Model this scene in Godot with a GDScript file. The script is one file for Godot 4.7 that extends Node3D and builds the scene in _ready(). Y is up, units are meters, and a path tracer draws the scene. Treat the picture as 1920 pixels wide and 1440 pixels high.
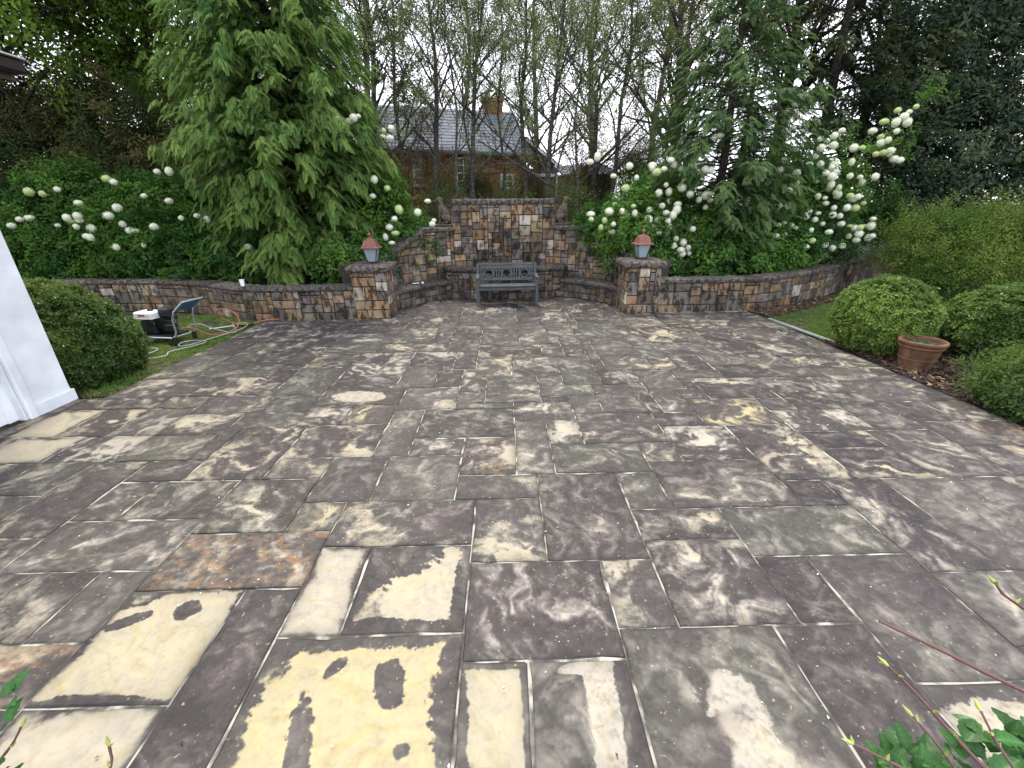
extends Node3D
# A flagstone terrace with a curved stone fountain wall. Units are metres, y is up, the garden runs away along -z.
# In the helpers d is the distance along -z from the camera's foot, x is to the right.

var rng := RandomNumberGenerator.new()
var used := {}
var M := {}
var nz := FastNoiseLite.new()


class MB:
	var v := PackedVector3Array()
	var n := PackedVector3Array()
	var c := PackedColorArray()
	var uv := PackedVector2Array()

	func tri(a: Vector3, b: Vector3, d: Vector3, hint: Vector3, col := Color.WHITE) -> void:
		var m := (b - a).cross(d - a)
		if m.dot(hint) < 0.0:
			m = -m
			var t := b
			b = d
			d = t
		m = m.normalized()
		v.append(a); v.append(d); v.append(b)
		for i in 3:
			n.append(m); c.append(col); uv.append(Vector2.ZERO)

	func quad(a: Vector3, b: Vector3, d: Vector3, e: Vector3, hint: Vector3, col := Color.WHITE) -> void:
		tri(a, b, d, hint, col)
		tri(a, d, e, hint, col)

	func smooth_tri(a: Vector3, b: Vector3, d: Vector3, na: Vector3, nb: Vector3, nd: Vector3, col := Color.WHITE) -> void:
		if (b - a).cross(d - a).dot(na + nb + nd) < 0.0:
			v.append(a); v.append(b); v.append(d)
			n.append(na); n.append(nb); n.append(nd)
		else:
			v.append(a); v.append(d); v.append(b)
			n.append(na); n.append(nd); n.append(nb)
		for i in 3:
			c.append(col); uv.append(Vector2.ZERO)

	# a bevelled box
	func box(at: Vector3, size: Vector3, basis := Basis(), bev := 0.006, col := Color.WHITE) -> void:
		var h := size * 0.5
		bev = minf(bev, minf(h.x, minf(h.y, h.z)) * 0.45)
		var ax := [Vector3.RIGHT, Vector3.UP, Vector3.BACK]
		var hs := [h.x, h.y, h.z]
		for k in 3:
			var u: int = (k + 1) % 3
			var w: int = (k + 2) % 3
			for s: float in [-1.0, 1.0]:
				var o: Vector3 = ax[k] * hs[k] * s
				var eu: Vector3 = ax[u] * (hs[u] - bev)
				var ew: Vector3 = ax[w] * (hs[w] - bev)
				quad(at + basis * (o - eu - ew), at + basis * (o + eu - ew), at + basis * (o + eu + ew), at + basis * (o - eu + ew), basis * o, col)
				for s2: float in [-1.0, 1.0]:
					var p1: Vector3 = ax[k] * hs[k] * s + ax[u] * (hs[u] - bev) * s2
					var p2: Vector3 = ax[k] * (hs[k] - bev) * s + ax[u] * hs[u] * s2
					quad(at + basis * (p1 - ew), at + basis * (p1 + ew), at + basis * (p2 + ew), at + basis * (p2 - ew), basis * (p1 + p2), col)
		for sx: float in [-1.0, 1.0]:
			for sy: float in [-1.0, 1.0]:
				for sz: float in [-1.0, 1.0]:
					var a := Vector3(h.x * sx, (h.y - bev) * sy, (h.z - bev) * sz)
					var b := Vector3((h.x - bev) * sx, h.y * sy, (h.z - bev) * sz)
					var d := Vector3((h.x - bev) * sx, (h.y - bev) * sy, h.z * sz)
					tri(at + basis * a, at + basis * b, at + basis * d, basis * (a + b + d), col)

	func tube(pts: Array, radii: Array, sides := 6, col := Color.WHITE, caps := true) -> void:
		var side := Vector3.ZERO
		var rings := []
		for i in pts.size():
			var t: Vector3 = (pts[mini(i + 1, pts.size() - 1)] - pts[maxi(i - 1, 0)]).normalized()
			if side == Vector3.ZERO:
				side = t.cross(Vector3.RIGHT if absf(t.x) < 0.8 else Vector3.UP).normalized()
			side = (side - t * side.dot(t)).normalized()
			var up := t.cross(side)
			var ring := []
			for k in sides:
				var a := TAU * k / sides
				ring.append(side * cos(a) + up * sin(a))
			rings.append(ring)
		for i in pts.size() - 1:
			for k in sides:
				var q := (k + 1) % sides
				var a: Vector3 = pts[i] + rings[i][k] * radii[i]
				var b: Vector3 = pts[i] + rings[i][q] * radii[i]
				var d: Vector3 = pts[i + 1] + rings[i + 1][q] * radii[i + 1]
				var e: Vector3 = pts[i + 1] + rings[i + 1][k] * radii[i + 1]
				smooth_tri(a, b, d, rings[i][k], rings[i][q], rings[i + 1][q], col)
				smooth_tri(a, d, e, rings[i][k], rings[i + 1][q], rings[i + 1][k], col)
		if caps:
			for i in [0, pts.size() - 1]:
				var out: Vector3 = (pts[0] - pts[1]) if i == 0 else (pts[i] - pts[i - 1])
				for k in sides - 2:
					tri(pts[i] + rings[i][0] * radii[i], pts[i] + rings[i][k + 1] * radii[i], pts[i] + rings[i][k + 2] * radii[i], out, col)

	# profile: Vector2(radius, height)
	func lathe(prof: Array, segs := 24, at := Vector3.ZERO, col := Color.WHITE) -> void:
		var nr := []
		for i in prof.size():
			var t: Vector2 = (prof[mini(i + 1, prof.size() - 1)] - prof[maxi(i - 1, 0)]).normalized()
			nr.append(Vector2(t.y, -t.x))
		for i in prof.size() - 1:
			for k in segs:
				var a0 := TAU * k / segs
				var a1 := TAU * (k + 1) / segs
				var r0 := Vector3(cos(a0), 0, sin(a0))
				var r1 := Vector3(cos(a1), 0, sin(a1))
				var p: Vector2 = prof[i]
				var q: Vector2 = prof[i + 1]
				var n0: Vector3 = Vector3.UP * nr[i].y
				var n1: Vector3 = Vector3.UP * nr[i + 1].y
				var A := at + r0 * p.x + Vector3.UP * p.y
				var B := at + r1 * p.x + Vector3.UP * p.y
				var D := at + r1 * q.x + Vector3.UP * q.y
				var E := at + r0 * q.x + Vector3.UP * q.y
				smooth_tri(A, B, D, (n0 + r0 * nr[i].x), (n0 + r1 * nr[i].x), (n1 + r1 * nr[i + 1].x), col)
				smooth_tri(A, D, E, (n0 + r0 * nr[i].x), (n1 + r1 * nr[i + 1].x), (n1 + r0 * nr[i + 1].x), col)

	# a folded, pointed leaf of two or four faces from p along t, its upper side towards up
	func leaf(p: Vector3, t: Vector3, up: Vector3, length: float, width: float, col: Color, fold := 0.25, round_ := false) -> void:
		var s := t.cross(up).normalized()
		var w := s.cross(t).normalized()
		var lift := w * width * fold
		var tip := p + t * length - w * length * 0.08
		if not round_:
			var m := p + t * length * 0.42
			_two(p, m + s * width * 0.5 + lift, tip, m - s * width * 0.5 + lift, w, col)
			return
		var a := p + t * length * 0.25
		var b := p + t * length * 0.68 + w * length * 0.03
		var mid := p + t * length * 0.5
		_two(p, a + s * width * 0.42 + lift, mid, a - s * width * 0.42 + lift, w, col)
		for sg: float in [-1.0, 1.0]:
			tri(mid, a + s * sg * width * 0.42 + lift, b + s * sg * width * 0.46 + lift, w, col)
			tri(mid, b + s * sg * width * 0.46 + lift, tip, w, col)

	# a broad leaf with a curled blade, toothed edge and paler midrib, along +y with its face towards +z
	func broad_leaf(length: float, width: float, col: Color, curl: float, sd: float) -> void:
		var nu := 9
		var g := []
		for i in nu + 1:
			var t := float(i) / nu
			var w := width * 0.5 * pow(sin(PI * pow(t, 0.72) * 0.98 + 0.02), 0.8)
			var row := []
			for j in 5:
				var e := (j - 2) * 0.5
				var tooth := (1.0 + 0.10 * (1.0 if i % 2 == 0 else -1.0)) if absf(e) == 1.0 else 1.0
				row.append(Vector3(e * w * tooth, length * t + absf(e) * w * 0.15, absf(e) * w * 0.45 - curl * length * t * t + 0.0012 * sin(i * 2.6 + sd) * absf(e)))
			g.append(row)
		for i in nu:
			for j in 4:
				var c := col * (1.0 + 0.10 * sin(i * PI)) if j == 0 or j == 3 else col * 1.12
				c = c * (1.06 if i % 2 == 0 else 0.94)
				var q := []
				var n0 := []
				for p in [[i, j], [i + 1, j], [i + 1, j + 1], [i, j + 1]]:
					q.append(g[p[0]][p[1]])
					var a: Vector3 = g[mini(p[0] + 1, nu)][p[1]] - g[maxi(p[0] - 1, 0)][p[1]]
					var b: Vector3 = g[p[0]][mini(p[1] + 1, 4)] - g[p[0]][maxi(p[1] - 1, 0)]
					var m := b.cross(a)
					n0.append(m.normalized() if m.length() > 1e-9 else Vector3.BACK)
				smooth_tri(q[0], q[1], q[2], n0[0], n0[1], n0[2], c)
				smooth_tri(q[0], q[2], q[3], n0[0], n0[2], n0[3], c)
		for i in nu:
			var a: Vector3 = g[i][2] + Vector3(0, 0, 0.0006)
			var b: Vector3 = g[i + 1][2] + Vector3(0, 0, 0.0006)
			quad(a - Vector3(0.0008, 0, 0), a + Vector3(0.0008, 0, 0), b + Vector3(0.0005, 0, 0), b - Vector3(0.0005, 0, 0), Vector3.BACK, col * 1.9)

	func _two(p: Vector3, a: Vector3, t: Vector3, b: Vector3, w: Vector3, col: Color) -> void:
		tri(p, a, t, w, col)
		tri(p, t, b, w, col)

	func mesh(m: Material) -> ArrayMesh:
		var arr := []
		arr.resize(Mesh.ARRAY_MAX)
		arr[Mesh.ARRAY_VERTEX] = v
		for i in n.size():
			n[i] = n[i].normalized()
		arr[Mesh.ARRAY_NORMAL] = n
		arr[Mesh.ARRAY_COLOR] = c
		arr[Mesh.ARRAY_TEX_UV] = uv
		var am := ArrayMesh.new()
		am.add_surface_from_arrays(Mesh.PRIMITIVE_TRIANGLES, arr)
		am.surface_set_material(0, m)
		return am


func V(x: float, y: float, d: float) -> Vector3:
	return Vector3(x, y, -d)


# the stonework stands a little askew to the camera's axis
func wv(x: float, y: float, d: float) -> Vector3:
	var a := 0.030
	var dx := x - 0.1
	var dd := d - 8.39
	return Vector3(0.1 + dx * cos(a) - dd * sin(a), y, -(8.39 + dx * sin(a) + dd * cos(a)))


func rnd(a: float, b: float) -> float:
	return rng.randf_range(a, b)


func numbered(called: String) -> String:
	used[called] = used.get(called, -1) + 1
	return called if used[called] == 0 else "%s_%03d" % [called, used[called]]


func tag(o: Node, label := "", category := "", group := "", kind := "") -> Node:
	for k in [["label", label], ["category", category], ["group", group], ["kind", kind]]:
		if k[1] != "":
			o.set_meta(k[0], k[1])
	return o


func thing(called: String, label: String, category: String, at := Vector3.ZERO, turn := 0.0, group := "") -> Node3D:
	var o := Node3D.new()
	o.name = numbered(called)
	add_child(o, true)
	o.position = at
	o.rotation.y = turn
	tag(o, label, category, group)
	return o


func put(called: String, mesh: Mesh, parent: Node = null) -> MeshInstance3D:
	var o := MeshInstance3D.new()
	o.mesh = mesh
	if parent == null:
		o.name = numbered(called)
		add_child(o, true)
	else:
		var i := 0
		var nm := called
		var key := "%d/%s" % [parent.get_instance_id(), called]
		i = used.get(key, -1) + 1
		used[key] = i
		nm = called if i == 0 else "%s_%03d" % [called, i]
		o.name = nm
		parent.add_child(o, true)
	return o


func scatter(called: String, parent: Node, mesh: Mesh, where: Array, tints: Array) -> MultiMeshInstance3D:
	var m := MultiMesh.new()
	m.transform_format = MultiMesh.TRANSFORM_3D
	m.use_colors = true
	m.mesh = mesh
	m.instance_count = where.size()
	for i in where.size():
		m.set_instance_transform(i, where[i])
		m.set_instance_color(i, tints[i])
	var o := MultiMeshInstance3D.new()
	o.multimesh = m
	o.name = called if parent != null else numbered(called)
	o.set_meta("kind", "stuff")
	if parent == null:
		add_child(o, true)
	else:
		parent.add_child(o, true)
	return o


func lin(r: float, g: float, b: float) -> Color:
	return Color(r, g, b).linear_to_srgb()


func mat(called: String, col: Color, rough := 0.8, metal := 0.0, spec := 0.4) -> StandardMaterial3D:
	var m := StandardMaterial3D.new()
	m.resource_name = called
	m.albedo_color = col
	m.roughness = rough
	m.metallic = metal
	m.metallic_specular = spec
	M[called] = m
	return m


func noise_image(w: int, h: int, freq: float, octaves: int, sd: int, stretch := Vector2.ONE, lo := 0.0, hi := 1.0, contrast := 1.0) -> Image:
	# a tileable grey picture of fractal noise between lo and hi
	var f := FastNoiseLite.new()
	f.seed = sd
	f.noise_type = FastNoiseLite.TYPE_SIMPLEX_SMOOTH
	f.frequency = 1.0
	f.fractal_octaves = octaves
	var data := PackedByteArray()
	data.resize(w * h * 3)
	var r := freq / TAU
	var k := 0
	for y in h:
		var ay := TAU * y / h
		var cy := cos(ay) * r * stretch.y
		var sy := sin(ay) * r * stretch.y
		for x in w:
			var ax := TAU * x / w
			var t := f.get_noise_3d(cos(ax) * r * stretch.x + cy * 0.7, sin(ax) * r * stretch.x + 3.1 * cy, sy * 3.0)
			t = clampf(0.5 + t * contrast, 0.0, 1.0)
			var g := int(255.0 * (lo + (hi - lo) * t))
			data[k] = g; data[k + 1] = g; data[k + 2] = g
			k += 3
	return Image.create_from_data(w, h, false, Image.FORMAT_RGB8, data)


func grain(m: StandardMaterial3D, tex: Texture2D, size: float, bump := 0.0, bump_tex: Texture2D = null) -> void:
	m.albedo_texture = tex
	m.uv1_triplanar = true
	m.uv1_world_triplanar = true
	m.uv1_scale = Vector3.ONE / size
	if bump > 0.0:
		m.heightmap_enabled = true
		m.heightmap_texture = bump_tex if bump_tex else tex
		m.heightmap_scale = bump


func noise_tex(freq: float, octaves: int, sd: int, size := 256, lo := Color(0.55, 0.55, 0.55), hi := Color(1, 1, 1)) -> NoiseTexture2D:
	var t := NoiseTexture2D.new()
	var f := FastNoiseLite.new()
	f.seed = sd
	f.frequency = freq
	f.fractal_octaves = octaves
	t.noise = f
	t.width = size
	t.height = size
	t.seamless = true
	var g := Gradient.new()
	g.set_color(0, lo)
	g.set_color(1, hi)
	t.color_ramp = g
	return t


func _ready() -> void:
	rng.seed = 11
	# ---- camera, sky, sun, exposure
	var cam := Camera3D.new()
	cam.name = "camera"
	cam.position = Vector3(0, 2.0, 0)
	cam.rotation_degrees = Vector3(-22.488, -0.962, -0.6)
	cam.fov = 83.97
	cam.near = 0.05
	cam.far = 400.0
	add_child(cam)
	cam.current = true
	var we := WorldEnvironment.new()
	we.name = "world_environment"
	var env := Environment.new()
	env.background_mode = Environment.BG_SKY
	var sm := ProceduralSkyMaterial.new()
	sm.sky_top_color = Color(0.86, 0.88, 0.94)
	sm.sky_horizon_color = Color(0.93, 0.92, 0.95)
	sm.sky_curve = 0.2
	sm.ground_bottom_color = Color(0.3, 0.3, 0.26)
	sm.ground_horizon_color = Color(0.6, 0.6, 0.6)
	sm.sun_angle_max = 1.0
	var cover := NoiseTexture2D.new()
	var cn := FastNoiseLite.new()
	cn.seed = 4
	cn.frequency = 0.006
	cn.fractal_octaves = 4
	cover.noise = cn
	cover.width = 512
	cover.height = 256
	cover.seamless = true
	var cg := Gradient.new()
	cg.set_color(0, Color(0.0, 0.0, 0.0, 0.0))
	cg.set_color(1, Color(0.30, 0.30, 0.32, 0.6))
	cover.color_ramp = cg
	sm.sky_cover = cover
	var sky := Sky.new()
	sky.sky_material = sm
	env.sky = sky
	env.tonemap_mode = Environment.TONE_MAPPER_LINEAR
	env.tonemap_exposure = 3.75
	env.background_energy_multiplier = 1.0
	env.sdfgi_enabled = true
	env.ssao_enabled = true
	env.ssil_enabled = true
	we.environment = env
	add_child(we)
	var sun := DirectionalLight3D.new()
	sun.name = "sun"
	sun.light_energy = 0.5
	sun.light_color = Color(1.0, 0.97, 0.92)
	sun.light_angular_distance = 18.0
	sun.rotation_degrees = Vector3(-62, 200, 0)
	sun.shadow_enabled = true
	add_child(sun)

	nz.seed = 3
	nz.frequency = 1.0
	nz.fractal_octaves = 3
	make_materials()
	ground()
	patio()
	stonework()
	white_wing()
	brick_house()
	furniture()
	washer()
	right_bed()
	clipped_shrubs()
	conifers()
	viburnums()
	hedges()
	thin_trees()
	big_trees()
	foreground()


func make_materials() -> void:
	var fine := noise_tex(0.06, 4, 21, 256, Color(0.62, 0.62, 0.62), Color(1, 1, 1))
	var coarse := noise_tex(0.02, 5, 22, 256, Color(0.3, 0.3, 0.3), Color(1, 1, 1))
	var ramp := coarse.color_ramp
	M.fine = fine
	M.coarse = coarse
	# stone of the walls: tone from the vertices, grain and dark weathering streaks that run down from the copings
	var st := mat("ashlar", Color.WHITE, 0.85, 0.0, 0.3)
	st.vertex_color_use_as_albedo = true
	var streak := NoiseTexture2D.new()
	var sf := FastNoiseLite.new()
	sf.seed = 8
	sf.frequency = 0.016
	sf.fractal_octaves = 5
	sf.fractal_gain = 0.62
	streak.noise = sf
	streak.width = 512
	streak.height = 512
	streak.seamless = true
	var sg := Gradient.new()
	sg.set_color(0, Color(0.30, 0.30, 0.31))
	sg.add_point(0.34, Color(0.46, 0.46, 0.47))
	sg.add_point(0.46, Color(0.80, 0.79, 0.77))
	sg.set_color(sg.get_point_count() - 1, Color(1, 1, 1))
	streak.color_ramp = sg
	st.albedo_texture = streak
	st.uv1_triplanar = true
	st.uv1_world_triplanar = true
	st.uv1_scale = Vector3(0.75, 0.36, 0.75)
	st.heightmap_enabled = true
	st.heightmap_texture = streak
	st.heightmap_scale = 2.0
	M.streak = streak
	var mo := mat("wall_mortar", lin(0.045, 0.042, 0.038), 0.95)
	grain(mo, fine, 0.4)
	var cp := mat("coping", Color.WHITE, 0.85, 0.0, 0.3)
	cp.vertex_color_use_as_albedo = true
	grain(cp, streak, 0.8, 3.0)
	# pale pointing between the flags, dirty in places
	var pj := mat("pointing", lin(0.62, 0.6, 0.56), 0.9)
	var jt := noise_tex(0.022, 5, 31, 512, Color(0, 0, 0), Color(1, 1, 1))
	var jg := Gradient.new()
	jg.set_color(0, Color(0.2, 0.195, 0.19))
	jg.add_point(0.40, Color(0.34, 0.33, 0.32))
	jg.add_point(0.62, Color(0.66, 0.65, 0.62))
	jg.set_color(jg.get_point_count() - 1, Color(0.8, 0.8, 0.78))
	jt.color_ramp = jg
	grain(pj, jt, 2.3)
	var soil := mat("soil", lin(0.035, 0.026, 0.018), 0.95)
	grain(soil, coarse, 0.6, 4.0)
	var mulch := mat("mulch", Color.WHITE, 0.9)
	mulch.vertex_color_use_as_albedo = true
	var lawn := mat("lawn_soil", lin(0.085, 0.10, 0.035), 0.95)
	grain(lawn, coarse, 0.9, 2.0)
	for nm in ["leafy", "needle", "glossy_leaf", "petal", "blade"]:
		var m := mat(nm, Color.WHITE, 0.7, 0.0, 0.2)
		m.vertex_color_use_as_albedo = true
		m.backlight_enabled = true
		m.backlight = Color(0.93, 0.93, 0.93)
	M.glossy_leaf.roughness = 0.38
	M.glossy_leaf.metallic_specular = 0.36
	M.petal.roughness = 0.8
	var bark := mat("bark", lin(0.095, 0.082, 0.07), 0.95)
	grain(bark, coarse, 0.5, 5.0)
	bark.uv1_scale = Vector3(4, 0.8, 4)
	var gb := mat("grey_bark", lin(0.15, 0.14, 0.125), 0.95)
	grain(gb, coarse, 0.5, 3.0)
	var tw := mat("twig", lin(0.085, 0.045, 0.04), 0.6)
	tw.vertex_color_use_as_albedo = true
	tw.albedo_color = Color.WHITE
	var wp := mat("white_paint", lin(0.72, 0.745, 0.77), 0.55)
	grain(wp, noise_tex(0.01, 4, 41, 256, Color(0.84, 0.85, 0.85), Color(1, 1, 1)), 1.6)
	mat("joint_shadow", lin(0.05, 0.05, 0.05), 0.9)
	var gl := mat("window_glass", Color(0.05, 0.06, 0.07), 0.08, 0.0, 0.6)
	gl.roughness = 0.06
	mat("dark_brown_metal", lin(0.022, 0.016, 0.014), 0.5, 0.3)
	mat("gutter_edge", lin(0.25, 0.30, 0.30), 0.45, 0.3)
	var bw := mat("bench_wood", lin(0.10, 0.112, 0.11), 0.8)
	var wt := noise_tex(0.02, 4, 51, 256, Color(0.55, 0.56, 0.57), Color(1, 1, 1))
	grain(bw, wt, 0.5, 0.6)
	bw.uv1_scale = Vector3(0.8, 9, 9)
	var cop := mat("copper_roof", lin(0.26, 0.105, 0.075), 0.62, 0.25)
	grain(cop, noise_tex(0.02, 4, 61, 256, Color(0.6, 0.62, 0.66), Color(1, 1, 1)), 0.35)
	mat("lantern_iron", lin(0.035, 0.03, 0.028), 0.55, 0.4)
	var fg := mat("frosted_glass", lin(0.30, 0.37, 0.40), 0.35, 0.0, 0.5)
	fg.backlight_enabled = true
	fg.backlight = Color(0.8, 0.85, 0.88)
	var cs := mat("cast_stone", lin(0.17, 0.14, 0.10), 0.9)
	grain(cs, streak, 0.35, 2.0)
	mat("bronze", lin(0.03, 0.032, 0.028), 0.5, 0.5)
	var tc := mat("terracotta", lin(0.22, 0.11, 0.062), 0.85)
	grain(tc, noise_tex(0.012, 5, 71, 256, Color(0.5, 0.5, 0.45), Color(1, 1, 1)), 0.6, 0.5)
	mat("black_plastic", lin(0.012, 0.012, 0.013), 0.45)
	mat("black_metal", lin(0.018, 0.018, 0.02), 0.4, 0.4)
	mat("steel", lin(0.45, 0.5, 0.52), 0.35, 0.8)
	mat("white_plastic", lin(0.58, 0.58, 0.54), 0.5)
	mat("panel_blue", lin(0.03, 0.10, 0.16), 0.5)
	mat("red_print", lin(0.35, 0.03, 0.03), 0.5)
	mat("orange_hose", lin(0.30, 0.105, 0.06), 0.55)
	mat("grey_hose", lin(0.26, 0.285, 0.24), 0.55)
	mat("paper_cup", lin(0.82, 0.82, 0.82), 0.6)
	var br := mat("brickwork", lin(0.46, 0.19, 0.105), 0.9)
	var brt := Image.create(128, 128, false, Image.FORMAT_RGB8)
	var r2 := RandomNumberGenerator.new()
	r2.seed = 77
	for y in 16:
		for x in 9:
			var k := r2.randf_range(0.55, 1.0)
			brt.fill_rect(Rect2i(x * 16 - (y % 2) * 8, y * 8, 15, 7), Color(k, k * r2.randf_range(0.85, 1.0), k * r2.randf_range(0.75, 1.0)))
	grain(br, ImageTexture.create_from_image(brt), 1.9)
	var sl := mat("slate_roof", lin(0.15, 0.165, 0.20), 0.7)
	grain(sl, noise_tex(0.05, 3, 81, 256, Color(0.65, 0.66, 0.7), Color(1, 1, 1)), 1.5)
	mat("brown_siding", lin(0.10, 0.07, 0.055), 0.9)
	mat("grey_siding", lin(0.10, 0.105, 0.12), 0.9)
	mat("edging_metal", lin(0.20, 0.235, 0.22), 0.6, 0.2)


# ---------------------------------------------------------------- ground

func wall_back(x: float) -> float:
	# where the raised beds begin behind the low walls
	if x > 13.0:
		return 14.37
	if x > 5.2:
		return 8.75 + (x - 5.2) * 0.72
	if x < -4.6:
		return minf(9.6, 8.7 - (x + 4.6) * 0.45)
	if absf(x - 0.1) < 3.0:
		return 8.3 + sqrt(maxf(0.0, 10.2 - (x - 0.1) * (x - 0.1)))
	return 8.65


func bed_height(x: float, d: float) -> float:
	var b := wall_back(x)
	var k := clampf((d - b) / 10.0, 0.0, 1.0)
	return 0.5 + 1.2 * k * k * (3.0 - 2.0 * k) + 0.05 * nz.get_noise_2d(x * 0.7, d * 0.7)


func ground() -> void:
	var g := MB.new()
	g.quad(V(-160, -0.05, -40), V(160, -0.05, -40), V(160, -0.05, 260), V(-160, -0.05, 260), Vector3.UP)
	tag(put("ground", g.mesh(M.lawn_soil)), "", "", "", "structure")
	var t := MB.new()
	var xs := []
	var x := -60.0
	while x < 60.0:
		xs.append(x)
		x += 0.35 if absf(x) < 9.0 else 2.0
	for i in xs.size() - 1:
		for j in 20:
			var q := []
			for p in [[i, j], [i + 1, j], [i + 1, j + 1], [i, j + 1]]:
				var b := wall_back(xs[p[0]])
				var f: float = p[1] / 20.0
				var d := b + (110.0 - b) * f * f
				q.append(V(xs[p[0]], bed_height(xs[p[0]], d), d))
			t.quad(q[0], q[1], q[2], q[3], Vector3.UP)
			if j == 0:
				# the bank falls to the lower ground where no wall holds it
				var out := Vector3(0, 0, 0.9 if xs[i] > 12.0 or xs[i] < -10.0 else 0.05)
				t.quad(q[0], q[1], Vector3(q[1].x, -0.06, q[1].z) + out, Vector3(q[0].x, -0.06, q[0].z) + out, Vector3(0, 1, 1))
	tag(put("terrain", t.mesh(M.soil)), "", "", "", "structure")
	lawn("lawn", -9.5, -4.72, 4.7, 8.9, 13000)
	lawn("lawn", 5.12, 11.5, 5.6, 9.6, 14000)
	# mulch of the right-hand bed, and the strip of it along the right wall
	var m := MB.new()
	var lw := []
	var wt := []
	for k in 5200:
		var a := rnd(0, 1)
		var px := 0.0
		var pd := 0.0
		if k % 4 != 0:
			pd = rnd(3.2, 6.45)
			px = 5.06 + rnd(0, 1) * 2.9
			if pd > 5.75 and px > 5.35 + (6.45 - pd):
				continue
		else:
			px = rnd(4.95, 7.4)
			pd = 8.1 + maxf(0, px - 5.2) * 0.62 + rnd(-0.12, 0.42)
			if px < 5.1 and pd < 8.3:
				continue
		var s := rnd(0.6, 1.5)
		lw.append(Transform3D(Basis.from_euler(Vector3(rnd(-0.5, 0.5), rnd(0, TAU), rnd(-0.5, 0.5))).scaled(Vector3(s, s, s)), V(px, rnd(-0.012, 0.02), pd)))
		var kk := rnd(0.4, 1.5)
		wt.append(Color(0.045 * kk, 0.028 * kk, 0.017 * kk) if a < 0.86 else Color(0.17 * kk, 0.11 * kk, 0.06 * kk))
	var mb := MB.new()
	mb.box(Vector3.ZERO, Vector3(0.05, 0.008, 0.018), Basis(), 0.002)
	mb.box(Vector3(0.012, 0.004, 0.016), Vector3(0.035, 0.007, 0.013), Basis(Vector3.UP, 0.8), 0.002)
	for b in [[5.04, 3.0, 8.2, 6.5], [5.04, 7.9, 7.6, 9.0]]:
		m.quad(V(b[0], -0.014, b[1]), V(b[2], -0.014, b[1]), V(b[2], -0.014, b[3]), V(b[0], -0.014, b[3]), Vector3.UP)
	scatter("mulch_chips", tag(put("mulch_bed", m.mesh(M.soil)), "", "", "", "structure"), mb.mesh(M.mulch), lw, wt)
	var e := MB.new()
	e.box(V(5.10, -0.006, 7.1), Vector3(0.06, 0.035, 1.55), Basis(Vector3.UP, 0.09), 0.006)
	tag(put("lawn_edging", e.mesh(M.edging_metal)), "grey green metal edging strip between the terrace and the right lawn", "edging")


func lawn(called: String, x0: float, x1: float, d0: float, d1: float, n: int) -> void:
	var g := MB.new()
	g.quad(V(x0, -0.03, d0), V(x1, -0.03, d0), V(x1, -0.03, d1), V(x0, -0.03, d1), Vector3.UP)
	var o := put(called, g.mesh(M.lawn_soil))
	tag(o, "", "", "", "structure")
	var tuft := MB.new()
	for k in 11:
		var a := rnd(0, TAU)
		var p := Vector3(rnd(-0.03, 0.03), 0, rnd(-0.03, 0.03))
		var t := Vector3(cos(a) * rnd(0.3, 1.1), 1.0, sin(a) * rnd(0.3, 1.1)).normalized()
		var s := t.cross(Vector3(cos(a), 0, sin(a))).normalized() * 0.0035
		var h := rnd(0.02, 0.05)
		var kk := rnd(0.7, 1.3)
		tuft.tri(p - s, p + s, p + t * h, Vector3(cos(a), 0.5, sin(a)), Color(kk, kk, kk))
	var w := []
	var c := []
	for k in n:
		var x := rnd(x0, x1)
		var d := rnd(d0, d1)
		if x < -5.6 - 0.0 and x > -6.4 and d < 5.2:
			continue
		var lush := nz.get_noise_2d(x * 0.9, d * 0.9 + 40.0)
		if lush < -0.32:
			continue
		if x > 5.0 and d > 8.1 + maxf(0, x - 5.2) * 0.62:
			continue
		var s := rnd(0.7, 1.5)
		w.append(Transform3D(Basis(Vector3.UP, rnd(0, TAU)).scaled(Vector3(s, s, s)), V(x, -0.03, d)))
		var m := clampf(0.5 + lush, 0, 1)
		c.append(Color(0.22, 0.25, 0.08).lerp(Color(0.12, 0.23, 0.045), m) * rnd(0.7, 1.25))
	scatter("grass", o, tuft.mesh(M.blade), w, c)


# ---------------------------------------------------------------- the flagstones

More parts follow.
